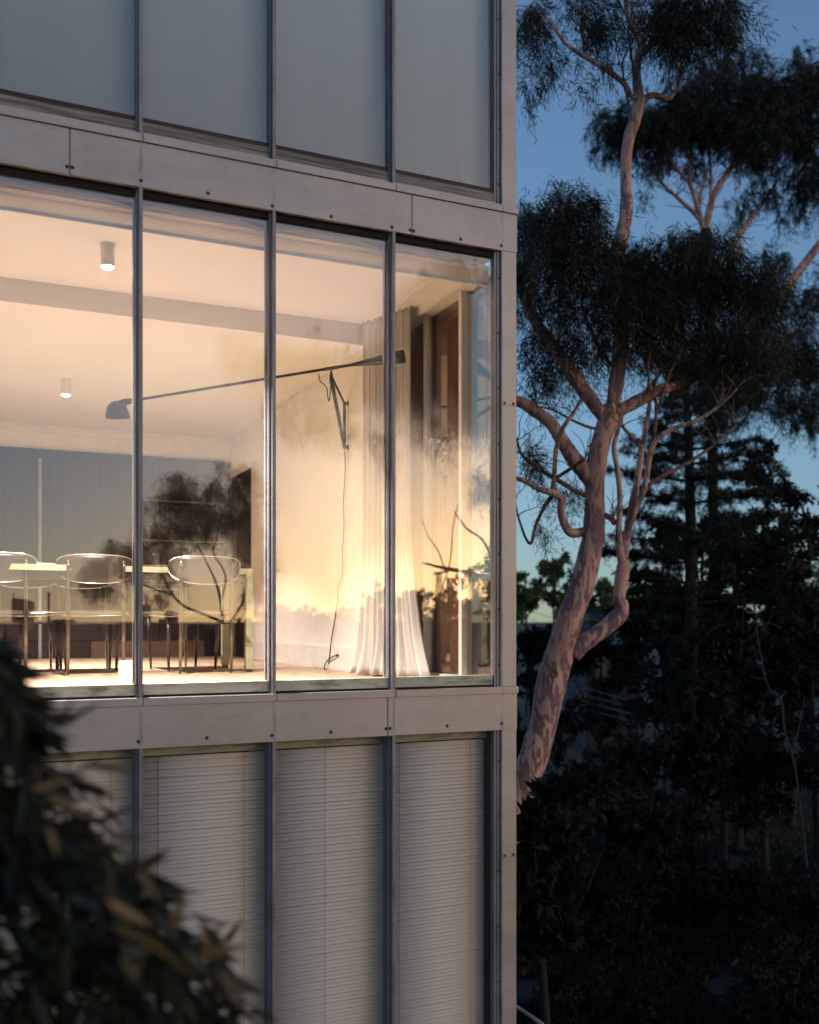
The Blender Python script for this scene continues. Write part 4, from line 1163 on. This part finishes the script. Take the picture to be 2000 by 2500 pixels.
# dark shrubs of the garden below
S = 'dark shrubs in the garden'
def shrub(label, u, v, ru, rv, dep, mat=None, k=1.0, L=.13, W=.045):
    c = on_z(u, v + rv, 0.0); dep = float(np.dot(c - CAM, FWD)); c = on_d(u, v, dep)
    t = thing('garden_shrub', label, 'shrub', (c[0], c[1], 0), S)
    rx = ru / FPX * dep; rz = max(.25, rv / FPX * dep)
    z0 = rz * .9
    b = MB()
    for q in range(5):
        a = q * 1.256 + .4
        noisy_tube(b, [(c[0] + .08 * math.cos(a), c[1] + .08 * math.sin(a), -.12, .03), (c[0] + rx * .3 * math.cos(a), c[1] + rx * .3 * math.sin(a), z0 * .6, .022), (c[0] + rx * .6 * math.cos(a), c[1] + rx * .6 * math.sin(a), z0 + rz * .4, .008)], 4, 6)
    b.build('stems', M['bark_pine'], t, True)
    arr = []
    for _ in range(9):
        a = random.uniform(0, 6.28); s = random.random() ** .5
        cc = (c[0] + rx * .7 * s * math.cos(a), c[1] + rx * .7 * s * math.sin(a), z0 + rz * random.uniform(-.5, .6))
        rr = rx * random.uniform(.3, .5)
        arr.append(cluster(cc, (rr, rr, min(rr, rz * .6)), int(k * 1.8 * math.pi * rr * min(rr, rz * .6) / (L * W * .55)) + 50, 24, L, W, (0, 0, .3), spread=1.2, sprig=rr * .3))
    tag(leaf_mesh('foliage', np.concatenate(arr), mat or M['dark_leaf'], t), kind='stuff')
shrub('dark shrub against the foot of the lawn', 1780, 2150, 150, 80, 24)
shrub('dark shrub left of the small lawn', 1620, 2010, 120, 100, 25)
shrub('dark shrub at the lower right edge beside the gravel', 1960, 2200, 120, 120, 19)
shrub('dark shrub in the lower right corner', 1920, 2420, 140, 110, 14.5)
shrub('dark shrub between the gravel and the gum trunk', 1500, 2180, 130, 110, 19)
shrub('little moss green shrub beside the house post', 1310, 2275, 30, 28, 15, M['far_leaf'], .8)
shrub('dark shrub hugging the house corner low down', 1330, 2080, 80, 80, 17)
shrub('small green sprig shrub between trunk and house', 1275, 1840, 30, 45, 22, M['far_leaf'], .6)
shrub('dark shrub behind the blue path', 1420, 2250, 110, 60, 17)
shrub('low dark shrub at the bottom between post and path', 1370, 2420, 100, 60, 15)
shrub('dark shrub in front of the gravel at the bottom', 1890, 2300, 90, 70, 17)
shrub('dark shrub at the near end of the path', 1560, 2480, 60, 40, 14)
shrub('tall dark shrub behind the path top', 1530, 2240, 90, 90, 19)
shrub('tall dark shrub behind the gravel', 1700, 2190, 120, 80, 20)
shrub('broad dark shrub under the lawn edge', 1860, 2170, 110, 70, 21)
shrub('dark shrub beside the trunk foot', 1400, 2120, 100, 80, 22)

# low ground cover and fallen leaves between the shrubs
n_ = 60000
uu, vv = RNG.uniform(1180, 2150, n_), 1900 + 720 * RNG.random(n_) ** .8
kx = (vv - V0) / FPX; dd_ = ZC / kx
Pc = CAM + (FWD + RGT * ((uu - U0) / FPX)[:, None]) * dd_[:, None]; Pc[:, 2] = .015 + .10 * RNG.random(n_) ** 2
keep = np.array([mnoise.noise(Vector((p[0] * .5, p[1] * .5, 0))) > -.25 for p in Pc]) & (Pc[:, 0] > .15)
Pc = Pc[keep]
Dc = RNG.normal(size=Pc.shape) * .7 + np.array((0, 0, .55)); Dc /= np.linalg.norm(Dc, axis=1, keepdims=True)
tag(leaf_mesh('ground_cover', leaf_arrays(Pc, Dc, .10 + .12 * RNG.random(len(Pc)), .035 + .03 * RNG.random(len(Pc))), M['dark_leaf']), 'dark low ground cover and fallen leaves between the garden shrubs', 'ground cover', kind='stuff')

# lawn, gravel, path laid over the ground
def patch(name, mat, pts, z, label):
    P = [on_z(u, v, z) for u, v in pts]; n_ = len(P)
    b = MB(); b.v = [(p[0], p[1], z) for p in P] + [(p[0], p[1], z - .15) for p in P]
    b.f = [tuple(range(n_))] + [(i, i + n_, (i + 1) % n_ + n_, (i + 1) % n_) for i in range(n_)]; b.mi = [0] * len(b.f)
    me = b.build(name, mat)
    return tag(me, label, kind='structure')
patch('lawn', M['lawn'], [(1690, 2030), (1720, 1950), (1800, 1955), (1900, 1985), (1985, 2000), (1990, 2050), (1950, 2095), (1850, 2090), (1760, 2060)], .040, 'small dry lawn between dark shrubs')
patch('gravel', M['gravel'], [(1720 + 150 * math.cos(q * .262) * (1 + .25 * math.sin(q * 1.9)), 2350 - 95 * math.sin(q * .262) * (1 + .25 * math.cos(q * 2.3))) for q in range(24)], .034, 'dark grey gravel patch')
patch('path', M['paving'], [(1435, 2355), (1490, 2335), (1600, 2410), (1790, 2520), (1700, 2560), (1560, 2450)], .048, 'blue grey concrete path')
arr = []
cg = [on_z(u, v, .040) for u, v in ((1720, 1960), (1985, 2005), (1950, 2090), (1700, 2030))]
xs_ = [q[0] for q in cg]; ys_ = [q[1] for q in cg]
n_ = 9000
a_, b__ = RNG.random((n_, 1)), RNG.random((n_, 1))
Pg = (np.array(cg[0]) * (1 - a_) + np.array(cg[1]) * a_) * (1 - b__) + (np.array(cg[3]) * (1 - a_) + np.array(cg[2]) * a_) * b__
Dg = np.array((0, 0, 1.0)) + RNG.normal(size=(n_, 3)) * .35; Dg /= np.linalg.norm(Dg, axis=1, keepdims=True)
tag(leaf_mesh('lawn_grass', leaf_arrays(Pg, Dg, .12 + .08 * RNG.random(n_), .02 + 0 * RNG.random(n_)), M['lawn']), 'dry grass blades on the small lawn', 'grass', kind='stuff')

# bare pale saplings in the dark
sap = thing('bare_sapling', 'thin pale leafless sapling standing in the dark at right', 'tree', (*on_d(1900, 1700, 20)[:2], 0))
b = MB(); limb(b, [(1990, 2300, 6, 20), (1945, 1900, 5, 20), (1917, 1790, 5, 20), (1908, 1712, 4.5, 20), (1884, 1690, 4, 20), (1868, 1655, 4, 20), (1858, 1600, 3.5, 20), (1850, 1560, 3, 20), (1846, 1500, 2.5, 20), (1840, 1465, 2, 20)], n=7); b.build('trunk', M['pale_bark'], sap, True)
for pts in ([(1868, 1655, 4), (1850, 1657, 3), (1832, 1650, 2)], [(1846, 1520, 3), (1880, 1522, 2), (1910, 1535, 2)], [(1846, 1540, 3), (1838, 1552, 2), (1828, 1558, 2)], [(1930, 1850, 4), (1950, 1780, 3), (1965, 1700, 2)]):
    b = MB(); limb(b, [(q[0], q[1], q[2], 20) for q in pts], n=5); b.build('branch', M['pale_bark'], sap, True)

# houses in the dark, behind the gum
def far_house(label, u0, u1, vr, ve, vb, dep):
    a, c = on_d(u0, ve, dep), on_d(u1, ve, dep)
    t = thing('far_house', label, 'house', ((a[0] + c[0]) / 2, (a[1] + c[1]) / 2, 0), 'houses below the ridge')
    dx = c - a; L_ = np.linalg.norm(dx); ex = dx / L_; ey = np.array((-ex[1], ex[0], 0)); zr = on_d(u0, vr, dep)[2]; ze = a[2]
    P = lambda s, d_, z: tuple(a[:3] * np.array((1, 1, 0)) + ex * s * L_ + ey * d_ + np.array((0, 0, z)))
    b = MB()
    for q in ((0, 0), (1, 0), (1, 6), (0, 6)): b.v += [P(q[0], q[1], -1.5), P(q[0], q[1], ze)]
    b.f = [(0, 2, 3, 1), (2, 4, 5, 3), (4, 6, 7, 5), (6, 0, 1, 7), (1, 3, 5, 7)]; b.mi = [0] * 5
    b.build('wall', M['far_wall'], t)
    b = MB(); b.v = [P(-.04, -.4, ze + .003), P(1.04, -.4, ze + .003), P(1.04, 6.4, ze + .003), P(-.04, 6.4, ze + .003), P(.12, 3, zr), P(.88, 3, zr)]
    b.f = [(0, 1, 5, 4), (1, 2, 5), (2, 3, 4, 5), (3, 0, 4), (3, 2, 1, 0)]; b.mi = [0] * 5
    b.build('roof', M['far_roof'], t)
    for s in (.2, .6):
        b = MB(); b.v = [P(s, -.04, ze - 1.6), P(s + .2, -.04, ze - 1.6), P(s + .2, -.04, ze - .5), P(s, -.04, ze - .5), P(s, .02, ze - 1.6), P(s + .2, .02, ze - 1.6), P(s + .2, .02, ze - .5), P(s, .02, ze - .5)]
        b.f = [(0, 1, 2, 3), (0, 4, 5, 1), (3, 2, 6, 7), (0, 3, 7, 4), (1, 5, 6, 2)]; b.mi = [0] * 5
        b.build('window', M['city_glass'], t)
far_house('dim slate-roofed house seen through the trunk fork', 1440, 1500, 1478, 1515, 1560, 58)
far_house('dim blue weatherboard house below the side stem', 1430, 1560, 1560, 1575, 1660, 50)

# power cables on two poles
pl = thing('power_line', 'four slack power cables crossing the dark trees', 'power line', (*on_d(1225, 1600, 42)[:2], -.3))
ends = []
for i, (v0, v1) in enumerate(((1612, 1815), (1629, 1829), (1646, 1846), (1664, 1862))):
    A_, B2 = on_d(1225, v0, 42), on_d(2070, v1, 21)
    pts = []
    for q in range(25):
        t = q / 24; p = A_ + (B2 - A_) * t; pts.append((p[0], p[1], p[2] - .28 * 4 * t * (1 - t)))
    b = MB(); b.tube(pts, .012, 5); b.build('cable', M['wire'], pl, True)
for i, (v0, v1) in enumerate(((1462, 1560), (1482, 1590), (1520, 1610))):
    A_, B2 = on_d(1225, v0, 50), on_d(1720, v1, 38)
    b = MB(); b.tube([A_ + (B2 - A_) * (q / 14) - np.array((0, 0, .5 * 4 * (q / 14) * (1 - q / 14))) for q in range(15)], .011, 5); b.build('cable', M['wire'], pl, True)
for u, v, dep in ((1225, 1440, 42), (2070, 1700, 21)):
    p = on_d(u, v, dep); b = MB(); b.tube([(p[0], p[1], -.4), (p[0], p[1], p[2])], [.16, .12], 10); b.build('pole', M['pole'], pl, True)

rail = thing('handrail', 'pale metal handrail stub beside the foot of the house', 'handrail', (*on_d(1275, 2480, 9)[:2], 0))
q0, q1 = on_d(1235, 2440, 9), on_d(1325, 2502, 8.4)
b = MB(); b.tube([q0, q1], .018, 8); b.build('rail', M['alu'], rail, True)
for q in (q0, q1):
    b = MB(); b.tube([(q[0], q[1], -.1), q - np.array((0, 0, .01))], .015, 8); b.build('rail_post', M['alu'], rail, True)

# ================================================================== NEAR TREE, lower left
near_base = on_d(-500, 2900, 1.9)
near = thing('leafy_tree', 'out-of-focus leafy tree top with dark and tan leaves in the lower left', 'tree', (near_base[0], near_base[1], 0))
NZ = 2.0
b = MB()
limb(b, [(-700, 9900, 190, 1.95), (-600, 6000, 150, 1.95), (-420, 3600, 110, 1.9), (-300, 2900, 80, 1.8), (-180, 2500, 60, 1.75), (-60, 2150, 40, 1.72), (0, 1850, 22, 1.7), (20, 1700, 10, 1.66)], n=10)
b.build('trunk', M['bark_pine'], near, True)
nb = [[(-180, 2500, 40, 1.75), (40, 2360, 28, 1.72), (260, 2300, 18, 1.66), (450, 2330, 10, 1.62), (560, 2400, 5, 1.58)],
      [(-60, 2180, 30, 1.72), (120, 2100, 20, 1.66), (320, 2120, 12, 1.62), (470, 2180, 6, 1.58)],
      [(-40, 2050, 22, 1.72), (80, 1930, 14, 1.66), (180, 1900, 8, 1.58), (250, 1960, 4, 1.58)],
      [(0, 1850, 16, 1.7), (60, 1770, 8, 1.66), (110, 1790, 4, 1.62)], [(-250, 2700, 40, 1.8), (100, 2560, 24, 1.72), (420, 2500, 12, 1.66), (600, 2520, 6, 1.62)]]
for pts in nb:
    b = MB(); limb(b, pts, n=7); b.build('branch', M['bark_pine'], near, True)
# outline of the leafy part in the photo: right-hand limit of the leaves at each height
edge_v = [1560, 1640, 1720, 1790, 1850, 1900, 1960, 2040, 2120, 2170, 2220, 2300, 2380, 2460, 2560]
edge_u = [5, 45, 95, 150, 205, 225, 245, 250, 345, 455, 535, 560, 590, 610, 640]
def leaf_shape(L_, W_, name, mat):
    b = MB(); K = 6
    for i in range(K + 1):
        s = i / K; w = W_ * .5 * math.sin(math.pi * (s ** .8)) * (1 - .25 * s) + .0004
        z = -.10 * L_ * s * s
        b.v += [(-w, s * L_, z + .15 * w), (0, s * L_, z - .1 * w), (w, s * L_, z + .15 * w)]
    for i in range(K):
        a = i * 3
        b.f += [(a, a + 1, a + 4, a + 3), (a + 1, a + 2, a + 5, a + 4)]; b.mi += [0, 0]
    o = b.build(name, mat, None, True); o.parent = near
    return o
protos = [leaf_shape(.080, .012, 'leaf', M['near_leaf']), leaf_shape(.10, .014, 'leaf', M['near_leaf']), leaf_shape(.075, .015, 'leaf', M['dry_leaf'])]
def near_pt():
    while True:
        v = random.uniform(1570, 2540); e = np.interp(v, edge_v, edge_u)
        u = e - abs(random.gauss(0, .36)) * (e + 140) - random.uniform(-34, 30)
        e = e + 40
        if mnoise.noise(Vector((u / 130, v / 130, 3.3))) > .16 and u > e - 260: continue
        if -140 < u < e: return u, v, e
cnt = 0
loc0 = near.location
for q in range(290):
    u, v, e = near_pt()
    dry = random.random() < (.34 if 260 < u < 620 and 2080 < v < 2380 else .05)
    src = protos[2] if dry else protos[q % 2]
    o = src if cnt < 3 and src.get('used') is None else src.copy()
    if o is src: src['used'] = 1
    else: col.objects.link(o)
    cnt += 1
    p = on_d(u - 20, v - 8, random.uniform(1.22, 1.38) if dry else random.uniform(1.4, 1.9))
    dirv = RGT * random.gauss(.7, .55) + np.array((0, 0, -1)) * random.gauss(.55, .55) + FWD * random.gauss(0, .6)
    o.location = Vector(p) - loc0
    o.rotation_euler = Vector(dirv).to_track_quat('Y', 'Z').to_euler()
    o.rotation_euler.rotate_axis('Y', random.gauss(0, 1.3))
    s = random.uniform(.55, 1.15); o.scale = (s, s, s)
for o in protos:
    if 'used' in o: del o['used']
for ch in near.children:
    if 'used' in ch: del ch['used']
P_, D_ = [], []
for q in range(2000):
    u, v, e = near_pt()
    u = u - 25 - random.random() ** 2 * (e + 100) * .5
    p = on_d(u - 25, v - 10, random.uniform(1.5, 1.9)); P_.append(p)
    dv = RGT * random.gauss(.7, .4) + np.array((0, 0, -1)) * random.gauss(.6, .4) + FWD * random.gauss(0, .5); D_.append(dv / np.linalg.norm(dv))
P_, D_ = np.array(P_), np.array(D_)
tag(leaf_mesh('crown', leaf_arrays(P_, D_, .06 + .05 * RNG.random(len(P_)), .013 + .008 * RNG.random(len(P_))), M['near_leaf'], near), kind='stuff')

# ================================================================== BEHIND THE CAMERA: what the glass mirrors
def blk(name, label, u0, u1, vt, dep, mat, cat='building', depth=14, windows=0, curve=False):
    a, c = behind(u0, vt, dep), behind(u1, vt, dep)
    t = thing(name, label, cat, ((a[0] + c[0]) / 2, (a[1] + c[1]) / 2, 0), 'city skyline across the valley')
    ex = c - a; ex[2] = 0; w = np.linalg.norm(ex); ex /= w; ey = np.array((ex[1], -ex[0], 0.0))
    if ey[1] > 0: ey = -ey
    o0 = np.array((a[0], a[1], 0))
    zt = a[2]; n_ = 8 if curve else 1
    b = MB()
    for i in range(n_ + 1):
        s = i / n_; z = zt - (.9 * (s ** 2.2) * (dep * 10 / FPX) if curve else 0)
        for d_ in (0, depth): 
            p = o0 + ex * w * s + ey * d_; b.v += [(p[0], p[1], -2.0), (p[0], p[1], z)]
    for i in range(n_):
        q = i * 4
        b.f += [(q, q + 1, q + 5, q + 4), (q + 2, q + 6, q + 7, q + 3), (q + 1, q + 3, q + 7, q + 5)]; b.mi += [0] * 3
    b.f += [(0, 2, 3, 1), (n_ * 4, n_ * 4 + 1, n_ * 4 + 3, n_ * 4 + 2)]; b.mi += [0, 0]
    b.build('wall', mat, t)
    for r_ in range(windows):
        z1_ = zt - (r_ + .8) * (zt / (windows + 1)) - (dep * 9 / FPX if curve else 0)
        b = MB(); p0 = o0 + ex * w * .06 - ey * .3; p1 = o0 + ex * w * .94 - ey * .3
        h_ = zt / (windows + 1) * .45
        b.quad((p0[0], p0[1], z1_ - h_), (p1[0], p1[1], z1_ - h_), (p1[0], p1[1], z1_), (p0[0], p0[1], z1_))
        b.quad((p0[0] + ey[0] * .25, p0[1] + ey[1] * .25, z1_ - h_), (p0[0], p0[1], z1_ - h_), (p1[0], p1[1], z1_ - h_), (p1[0] + ey[0] * .25, p1[1] + ey[1] * .25, z1_ - h_))
        b.build('window_band', M['city_glass'], t)
    return t
tw = blk('city_tower', 'distant tower with a curved top seen mirrored at the left of the lit glass', 28, 65, 1461, 700, M['city_glass'], windows=9, curve=True)
pa = behind(33, 1449, 702); b = MB(); b.tube([(pa[0], pa[1], pa[2] - 6), tuple(pa)], .5, 6); b.build('antenna', M['crane'], tw)
st = blk('power_house', 'distant block carrying a tall chimney stack', 113, 142, 1516, 600, M['city'])
c0 = behind(118.5, 1447, 596); b = MB(); b.tube([(c0[0], c0[1], 0), (c0[0], c0[1], c0[2] - 2.5), (c0[0], c0[1], c0[2] - 2), (c0[0], c0[1], c0[2])], [.95, .75, 1.1, 1.0], 14); b.build('chimney', M['city'], st)
for u0, u1, vt, dep, lab in ((-60, 30, 1546, 650, 'long low city block at the far left of the mirrored skyline'), (64, 114, 1549, 620, 'low city block between tower and chimney'), (125, 165, 1513, 640, 'stepped block right of the chimney'),
                             (165, 330, 1540, 560, 'long flat city block left of the first mullion'), (336, 352, 1476, 520, 'dark slim tower just right of the first mullion'), (386, 402, 1511, 500, 'small stepped block in the mirrored skyline'),
                             (352, 400, 1528, 510, 'low block between the slim tower and the pale tower'), (402, 418, 1492, 480, 'pale slab tower in the mirrored skyline'), (418, 700, 1552, 470, 'long low block behind the mirrored trees')):
    blk('city_block', lab, u0, u1, vt, dep, M['city'] if 'dark' not in lab else M['city_glass'], windows=3)
# construction crane tower
cr = behind(1072, 1397, 260)
t = thing('tower_crane', 'distant lattice crane mast seen mirrored in the corner glass', 'crane', (cr[0], cr[1], 0))
b = MB(); hw = .9
for sx in (-1, 1):
    for sy in (-1, 1): b.tube([(cr[0] + sx * hw, cr[1] + sy * hw, 0), (cr[0] + sx * hw * .5, cr[1] + sy * hw * .5, cr[2])], .14, 5)
b.build('mast', M['crane'], t)
b = MB()
for k in range(16):
    z = cr[2] * k / 16; z2 = cr[2] * (k + 1) / 16; s = 1 - .5 * k / 16
    b.tube([(cr[0] - hw * s, cr[1], z), (cr[0] + hw * s, cr[1], z2)], .09, 4); b.tube([(cr[0] + hw * s, cr[1], z), (cr[0] - hw * s, cr[1], z2)], .09, 4)
b.build('lattice', M['crane'], t)
b = MB(); b.tube([(cr[0] - 1.6, cr[1], cr[2] - .6), (cr[0] + 3.2, cr[1] + 1, cr[2] + .5)], .3, 6); b.build('jib', M['crane'], t)

def back_tree(label, limbs, masses, dep, mat, bark, L=.14, W=.02, dens=1.0, cat='tree', name='garden_tree', group='trees behind the viewer mirrored in the glass', droop=(.2, 0, -.8)):
    p0 = behind(*limbs[0][0][:2], dep)
    t = thing(name, label, cat, (p0[0], p0[1], 0), group)
    for i, pts in enumerate(limbs):
        b = MB(); out = []
        for q in pts:
            p = behind(q[0], q[1], dep); out.append((p[0], p[1], p[2], q[2] / 2 / FPX * dep))
        if i == 0: out.insert(0, (out[0][0], out[0][1], -.2, out[0][3] * 1.5))
        noisy_tube(b, out, 5, 8); b.build('trunk' if i == 0 else 'branch', bark, t, True)
    arr = []
    for u, v, ru, rv, k in masses:
        c = behind(u, v, dep + random.uniform(-1, 1)); sx = ru / FPX * dep; sz = rv / FPX * dep
        arr.append(cluster(c, (sx, sx * .8, sz), int(dens * k * 2.6 * math.pi * sx * sz / (L * W * .55)) + 30, 36, L, W, droop, sprig=min(.4, .5 * min(sx, sz) + .05)))
    if arr: tag(leaf_mesh('crown', np.concatenate(arr), mat, t), kind='stuff')
back_tree('wispy dark gum behind the viewer, mirrored over the dining room',
          [[(546, 1580, 10), (543, 1513, 9), (539, 1469, 7), (529, 1428, 6), (515, 1395, 5), (498, 1361, 4), (480, 1325, 4)], [(540, 1468, 6), (551, 1416, 5), (542, 1385, 4), (521, 1351, 4), (529, 1312, 3), (538, 1270, 3)],
           [(546, 1520, 7), (500, 1500, 7), (450, 1480, 7), (420, 1450, 6), (400, 1410, 6), (390, 1360, 4)], [(420, 1452, 5), (380, 1440, 5), (330, 1420, 4), (270, 1400, 3)], [(546, 1540, 6), (575, 1500, 5), (600, 1450, 4), (605, 1380, 3)]],
          [(440, 1180, 55, 30, .7), (400, 1230, 60, 40, .5), (470, 1220, 70, 50, 1.0), (530, 1190, 50, 40, .6), (500, 1270, 70, 40, 1.0), (430, 1290, 60, 40, .9), (560, 1260, 50, 50, .8), (370, 1310, 50, 40, .6), (300, 1340, 60, 36, 1.0), (260, 1385, 50, 34, 1.1), (330, 1380, 50, 30, .8), (220, 1410, 45, 26, .8), (400, 1350, 50, 30, .5), (600, 1160, 50, 50, .8), (600, 1300, 40, 80, .9), (610, 1430, 35, 70, .7), (590, 1210, 60, 50, .8), (400, 1420, 50, 30, .5), (250, 1440, 50, 26, .7), (370, 1460, 40, 26, .4), (640, 1380, 30, 90, .6), (575, 1150, 50, 30, .5), (600, 860, 80, 60, .28), (670, 900, 110, 80, .42), (770, 880, 130, 90, .55), (870, 890, 120, 90, .55), (940, 930, 80, 80, .5), (700, 1000, 110, 70, .36), (820, 1010, 120, 80, .42), (900, 1060, 80, 70, .3)],  # last masses added to darken the mirrored sky over the wall lamp
          34, M['gum_leaf'], M['bark_pine'], L=.24, W=.011, dens=1.25)
back_tree('dense dark pine behind the viewer, mirrored in the corner glass',
          [[(1215, 1700, 26), (1212, 1500, 20), (1205, 1350, 12), (1200, 1250, 6)], [(1210, 1420, 10), (1150, 1400, 8), (1090, 1390, 7), (1040, 1375, 5)], [(1208, 1380, 8), (1180, 1320, 6), (1140, 1290, 5), (1110, 1250, 3)]],
          [(1190, 1370, 40, 40, 1.0), (1210, 1430, 50, 50, 1.2), (1150, 1410, 40, 24, .8), (1160, 1470, 45, 40, .8), (1200, 1530, 60, 60, 1.2), (1140, 1550, 50, 40, 1.1), (1220, 1330, 30, 40, .8), (1110, 1415, 25, 16, .5)],
          24, M['pine_leaf'], M['bark_pine'], L=.13, W=.03)
back_tree('bare-limbed drooping gum behind the viewer, mirrored beside the curtain',
          [[(1300, 1700, 22), (1285, 1560, 18), (1270, 1440, 15), (1240, 1300, 10), (1215, 1150, 7), (1185, 850, 4), (1150, 560, 2), (1110, 380, 1)], [(1275, 1450, 8), (1230, 1408, 8), (1160, 1402, 8), (1110, 1390, 7), (1060, 1382, 5), (1030, 1374, 3)], [(1085, 1386, 3.5), (1070, 1345, 3), (1046, 1310, 2.5), (1030, 1268, 2)], [(1075, 1460, 2), (1085, 1420, 3), (1095, 1390, 3), (1103, 1340, 3), (1106, 1290, 2.5), (1120, 1230, 2)]],
          [(1170, 1180, 50, 60, .5), (1060, 820, 120, 170, 1.1), (1130, 860, 100, 180, 1.1), (1180, 960, 60, 170, 1.0), (1050, 930, 110, 110, .9), (1120, 700, 100, 90, .7), (1080, 1060, 90, 60, .35), (1040, 720, 70, 70, .5)],
          30, M['gum_leaf'], M['bark_pine'], L=.20, W=.008, dens=1.2)
i = 0
for u, vt, ru, dep in ((440, 1532, 40, 120), (480, 1520, 44, 130), (520, 1528, 40, 115), (570, 1518, 44, 120), (615, 1524, 46, 118), (660, 1505, 46, 120), (720, 1492, 56, 110), (800, 1478, 64, 110), (880, 1470, 60, 105), (950, 1450, 56, 95), (1010, 1440, 50, 95), (1070, 1436, 40, 90), (1110, 1430, 36, 90), (1180, 1470, 60, 90)):
    words = ['first', 'second', 'third', 'fourth', 'fifth', 'sixth', 'seventh', 'eighth', 'ninth', 'tenth', 'eleventh', 'twelfth', 'thirteenth', 'last'][i]; i += 1
    c = behind(u, vt, dep)
    t = thing('street_tree', 'dark tree in the mirrored tree line, %s from the left' % words, 'tree', (c[0], c[1], 0), 'row of trees behind the viewer')
    b = MB(); noisy_tube(b, [(c[0], c[1], -.2, .3), (c[0], c[1], c[2] * .5, .22), (c[0] + .2, c[1], c[2] * .9, .08)], 4, 8); b.build('trunk', M['bark_pine'], t, True)
    rw = ru / FPX * dep; arr = []
    for q in range(10):
        s = random.random(); cc = (c[0] + random.uniform(-1, 1) * rw * .8 * (1 - .5 * s), c[1] + random.uniform(-1, 1) * rw * .6, c[2] * (.2 + .74 * s)); rr = rw * random.uniform(.4, .6)
        arr.append(cluster(cc, (rr, rr, min(rr, c[2] * .22)), int(2.0 * math.pi * rr * min(rr, c[2] * .22) / (.45 * .2 * .5)) + 40, 20, .45, .2, (0, 0, .2), spread=1.2, sprig=rr * .3))
    tag(leaf_mesh('crown', np.concatenate(arr), M['gum_leaf'], t), kind='stuff')

# the wood across the valley behind the viewer, a continuous dark tree line in the glass
arr = []
for u in range(640, 1290, 11):
    vt = 1492 - 46 * max(0, u - 700) / 550 + 44 * mnoise.noise(Vector((u * .021, 1.7, 0))) + 22 * mnoise.noise(Vector((u * .09, 4.2, 0)))
    dep = 150 + 14 * mnoise.noise(Vector((u * .3, 0, 2)))
    c = behind(u, vt, dep); h = c[2]
    for q in range(4):
        z = h * (.97 - .28 * q) - .6
        rr = 1.5 + .5 * q + .6 * random.random()
        arr.append(cluster((c[0] + random.gauss(0, .6), c[1] + random.gauss(0, 1.5), z), (rr, rr, rr * .8), 150, 12, .6, .16, (0, 0, .1), spread=1.1, sprig=.5))
tag(leaf_mesh('far_wood', np.concatenate(arr), M['gum_leaf']), 'dark wood across the valley seen mirrored as a tree line in the glass', 'wood', kind='stuff')
